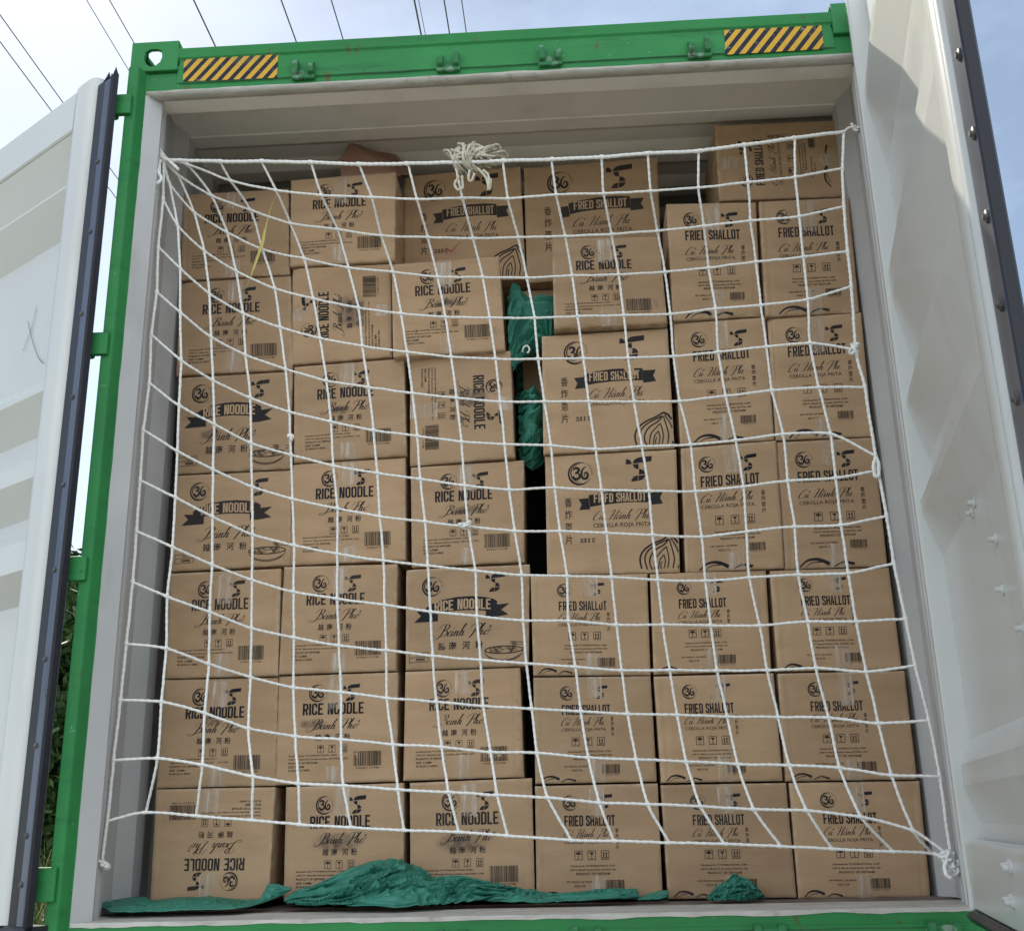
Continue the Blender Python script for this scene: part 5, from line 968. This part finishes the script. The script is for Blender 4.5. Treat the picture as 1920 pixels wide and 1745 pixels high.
cloth('tarp', [(-1.2217,0.3,0.0348), (-1.2151,0.36,0.0366), (-1.1709,0.38,0.0404), (-1.122,0.385,0.0436), (-1.0948,0.37,0.0309), (-1.0274,0.38,0.0378), (-0.9324,0.38,0.039), (-0.8354,0.375,0.0288), (-0.7742,0.37,0.028), (-0.7515,0.36,0.0717), (-0.7205,0.35,0.0688), (-0.681,0.35,0.0593)],
      [(-1.193,0.24,0.0269), (-1.1159,0.12,0.0188), (-0.9794,0.12,0.0191), (-0.7809,0.14,0.0196), (-0.754,0.2,0.0204), (-0.7364,0.3,0.0261), (-0.7013,0.34,0.043), (-0.6784,0.34,0.054)], 0, 0, 220, 30, .022, 3.3, 'flat green tarp spread along the floor in the lower left corner, right end folded up', freq=(7, 4))
cloth('tarp', [(-0.696,0.34,0.0285), (-0.6697,0.35,0.0476), (-0.6287,0.36,0.0578), (-0.5793,0.36,0.0772), (-0.5225,0.37,0.1049), (-0.4601,0.37,0.1257), (-0.3661,0.37,0.1297), (-0.3425,0.37,0.119), (-0.3033,0.37,0.0992), (-0.2721,0.37,0.0782), (-0.179,0.37,0.0764), (-0.1326,0.37,0.0654), (-0.0558,0.37,0.0452), (-0.0174,0.37,0.0402), (0.0212,0.36,0.0315)],
      [(-0.6624,0.25,0.0238), (-0.5606,0.2,0.0197), (-0.4601,0.14,0.0193), (-0.3411,0.12,0.0159), (-0.2603,0.16,0.0184), (-0.15,0.22,0.0221), (-0.0957,0.28,0.0214), (0.022,0.33,0.0218)], 0, 0, 320, 70, .060, 8.1, 'big crumpled heap of green tarp before the second and third stacks', freq=(6, 5))
cloth('tarp', [(-0.1197,0.3,0.0248), (-0.0764,0.33,0.035), (-0.0316,0.35,0.043), (0.0214,0.36,0.0386), (0.067,0.36,0.0306), (0.1434,0.36,0.0321), (0.2201,0.37,0.0387), (0.3116,0.37,0.0384), (0.3193,0.36,0.0232)],
      [(-0.1099,0.27,0.0195), (-0.0336,0.24,0.0173), (0.0261,0.22,0.0162), (0.1724,0.25,0.0157), (0.2764,0.28,0.0161), (0.3165,0.31,0.0177)], 0, 0, 200, 30, .030, 15.5, 'narrow strip of green tarp on the floor before the fourth stack', freq=(7, 4))
cloth('tarp', [(0.3117,0.34,0.0132), (0.3482,0.36,0.024), (0.3873,0.37,0.0327), (0.407,0.37,0.0324), (0.4052,0.36,0.0159)],
      [(0.3131,0.31,0.0108), (0.3438,0.3,0.0109), (0.3818,0.31,0.0137), (0.4035,0.34,0.0143)], 0, 0, 40, 12, .012, 25.5, 'small tip of green tarp between the fourth and fifth stacks')
cloth('tarp', [(0.5114,0.34,0.0138), (0.5428,0.36,0.0418), (0.5696,0.36,0.0555), (0.5906,0.36,0.0737), (0.6065,0.36,0.0648), (0.6328,0.36,0.0544), (0.6546,0.36,0.0284), (0.6694,0.35,0.0103)],
      [(0.5089,0.32,0.0094), (0.5389,0.26,0.0099), (0.5727,0.24,0.0092), (0.6116,0.26,0.0086), (0.6661,0.33,0.0074)], 0, 0, 100, 50, .040, 31.5, 'dark crumpled scrap of green tarp on the floor before the fifth stack', freq=(14, 9))
cloth('tarp', [(0.1311,0.5,1.8101), (0.1625,0.52,1.9774), (0.0412,0.5,1.9881), (0.0001,0.48,2.0361), (-0.0265,0.46,1.9614)][::-1] + [(0.1673,0.56,1.9175)],
      [(-0.0134,0.45,1.6764), (0.0083,0.47,1.719), (0.0438,0.52,1.7586), (0.0802,0.56,1.7821), (0.1082,0.6,1.8144)], 0, 0, 100, 110, .075, 41.5, 'crumpled green tarp stuffed into the top of the wide gap between the stacks', freq=(9, 4), roll=.03)
cloth('tarp', [(0.007,0.52,1.6153), (0.0333,0.47,1.6239), (0.0699,0.46,1.6222), (0.081,0.5,1.6141), (0.0895,0.52,1.5532)],
      [(0.0023,0.52,1.4127), (0.0161,0.5,1.3491), (0.0433,0.48,1.3343), (0.0728,0.52,1.3569), (0.0953,0.56,1.4221)], 0, 0, 90, 110, .08, 52.5, 'crumpled green tarp wedged in the lower part of the wide gap between the stacks', freq=(10, 5), roll=.03)
cloth('tarp', [(-0.0124,0.72,1.8085), (0.0279,0.7,1.8193), (0.0988,0.72,1.8034)], [(-0.0099,0.72,1.6623), (0.0324,0.72,1.6502), (0.0905,0.72,1.658)], 0, 0, 40, 40, .05, 60.5, 'shaded fold of green tarp deep in the gap between the other two tarps', freq=(16, 8))
rope('cord_curl', [(0.0302,0.4,1.7313), (0.0328,0.39,1.7424), (0.0455,0.39,1.7496), (0.0541,0.39,1.7355), (0.0466,0.39,1.7223)], .003, 71, None, bumps=False)
tag(bpy.data.objects['cord_curl'], 'short curl of white cord on the tarp in the wide gap', 'cord')

# ------------------------------------------------------------------ power lines far overhead
for i, (x, r_) in enumerate(((-6.00, .007), (-6.22, .007), (-4.94, .005), (-4.69, .006), (-3.767, .009), (-2.803, .008), (-2.249, .007), (-1.328, .010), (-1.279, .004), (-0.996, .008), (-0.800, .006))):
    k = MB(); k.tube([(x, -30 + q * 12, 9.0 + .0009 * (q * 12 - 38) ** 2 * .12) for q in range(12)], r_, 6)
    nm = ['first', 'second', 'third', 'fourth', 'fifth', 'sixth', 'seventh', 'eighth', 'ninth', 'tenth', 'eleventh'][[1, 0, 2, 3, 4, 5, 6, 7, 8, 9, 10][i]]
    tag(k.build('power_line', 'wire'), 'thin dark overhead cable, %s from the left against the sky' % nm, 'power line', 'overhead power lines')

# ------------------------------------------------------------------ greenery behind the container's left side
def tree(x, y, hgt, crown, seed, label):
    r2 = random.Random(seed); t = empty('tree', (x, y, GZ), label, 'tree', 'trees behind the container')
    k = MB(); tops = []
    k.tube(spline([(x, y, GZ - .1), (x + .1, y, GZ + hgt * .3), (x - .05, y + .1, GZ + hgt * .6), (x, y, GZ + hgt * .9)], 6), .1, 8, rs=np.linspace(.14, .03, 19))
    for i in range(9):
        a = r2.uniform(0, 6.28); z0 = GZ + hgt * r2.uniform(.3, .75); L = crown * r2.uniform(.5, .95); e = (x + L * math.cos(a), y + L * math.sin(a), z0 + L * r2.uniform(.3, .9))
        k.tube(spline([(x, y, z0), ((x + e[0]) / 2, (y + e[1]) / 2, z0 + .3 * L), e], 5), .03, 6, rs=np.linspace(.05, .01, 11)); tops.append(e)
    k.build('trunk', 'bark', t)
    V = []; F = []
    cl = [(x + r2.gauss(0, crown * .42), y + r2.gauss(0, crown * .42), GZ + hgt * r2.uniform(.28, 1.0), r2.uniform(.3, .6)) for _ in range(95)] + [(*e, .4) for e in tops]
    for (a, b2, c2, rr) in cl:
        for _ in range(150):
            d = Vector((r2.gauss(0, 1), r2.gauss(0, 1), r2.gauss(0, 1))).normalized() * rr * r2.random() ** .4; p_ = Vector((a, b2, c2)) + d
            u = Vector((r2.gauss(0, 1), r2.gauss(0, 1), r2.gauss(0, 1))).normalized(); w = u.cross(Vector((r2.random(), r2.random(), 1))).normalized(); s_ = r2.uniform(.045, .09); n0 = len(V)
            V += [p_ - u * s_, p_ + w * s_ * .55, p_ + u * s_, p_ - w * s_ * .55]; F.append((n0, n0 + 1, n0 + 2, n0 + 3))
    k = MB(); k.add(V, F); k.build('crown', 'leaf', t)
tree(-5.6, 9.0, 4.3, 1.5, 3, 'bushy dark green tree seen through the gap beside the open left door')
tree(-7.8, 12.5, 5.2, 2.0, 5, 'taller tree standing farther back on the left')
tree(-7.0, 9.8, 3.6, 1.7, 11, 'low spreading tree left of the bushy dark green one')
tree(-9.5, 16.0, 5.6, 2.6, 15, 'broad tree at the very back on the left')
tree(-4.6, 12.0, 4.6, 1.8, 8, 'rounded tree close to the container side, far back')
k = MB(); r2 = random.Random(9); V = []; F = []
for i in range(9000):
    x = -1.6 - r2.random() ** 1.0 * 5.0; y = r2.uniform(1.5, 9.0); hh = r2.uniform(.7, 1.95) * (1.0 if y > 3 else .75); a = r2.uniform(0, 6.28); ln = r2.uniform(.1, .6) * hh; w = r2.uniform(.004, .010)
    dx, dy = math.cos(a), math.sin(a); n0 = len(V)
    for q in range(5):
        f = q / 4; ww = w * (1 - f * .9); px, py, pz = x + dx * ln * f * f, y + dy * ln * f * f, GZ - .05 + hh * (f - .18 * f ** 3); V += [(px - dy * ww, py + dx * ww, pz), (px + dy * ww, py - dx * ww, pz)]
    for q in range(4): F.append((n0 + q * 2, n0 + q * 2 + 1, n0 + q * 2 + 3, n0 + q * 2 + 2))
k.add(V, F); tag(k.build('tall_grass', 'grass', origin=(-4, 5, GZ)), 'tall yellow green grass growing beside the container', 'grass', kind='stuff')

# ------------------------------------------------------------------ trailer that carries the container
TRL = empty('trailer', (0, 3, GZ), 'dark steel container trailer under the container', 'trailer')
k = MB()
for sx in (-1, 1): k.box(sx * .45 - .07, sx * .45 + .07, .02, 6.1, -.50, -.152)
for y in (.2, 2.0, 4.0, 5.9): k.box(-1.15, 1.15, y - .06, y + .06, -.34, -.156)
k.build('chassis', 'steel', TRL)
for y in (1.6, 2.9):
    for sx in (-1, 1):
        k = MB(); k.sweep([(y + .5 * math.cos(a * math.pi / 14), -.87 + .5 * math.sin(a * math.pi / 14)) for a in range(28)], 0, sx * .72, sx * 1.15); k.build('wheel', 'rubber', TRL, bevel=.03)
    k = MB(); k.box(-.72, .72, y - .05, y + .05, -.92, -.82); k.build('axle', 'steel', TRL)
    for sx in (-1, 1):
        k = MB(); k.box(sx * .45 - .04, sx * .45 + .04, y - .04, y + .04, -.83, -.49); k.build('hanger', 'steel', TRL)
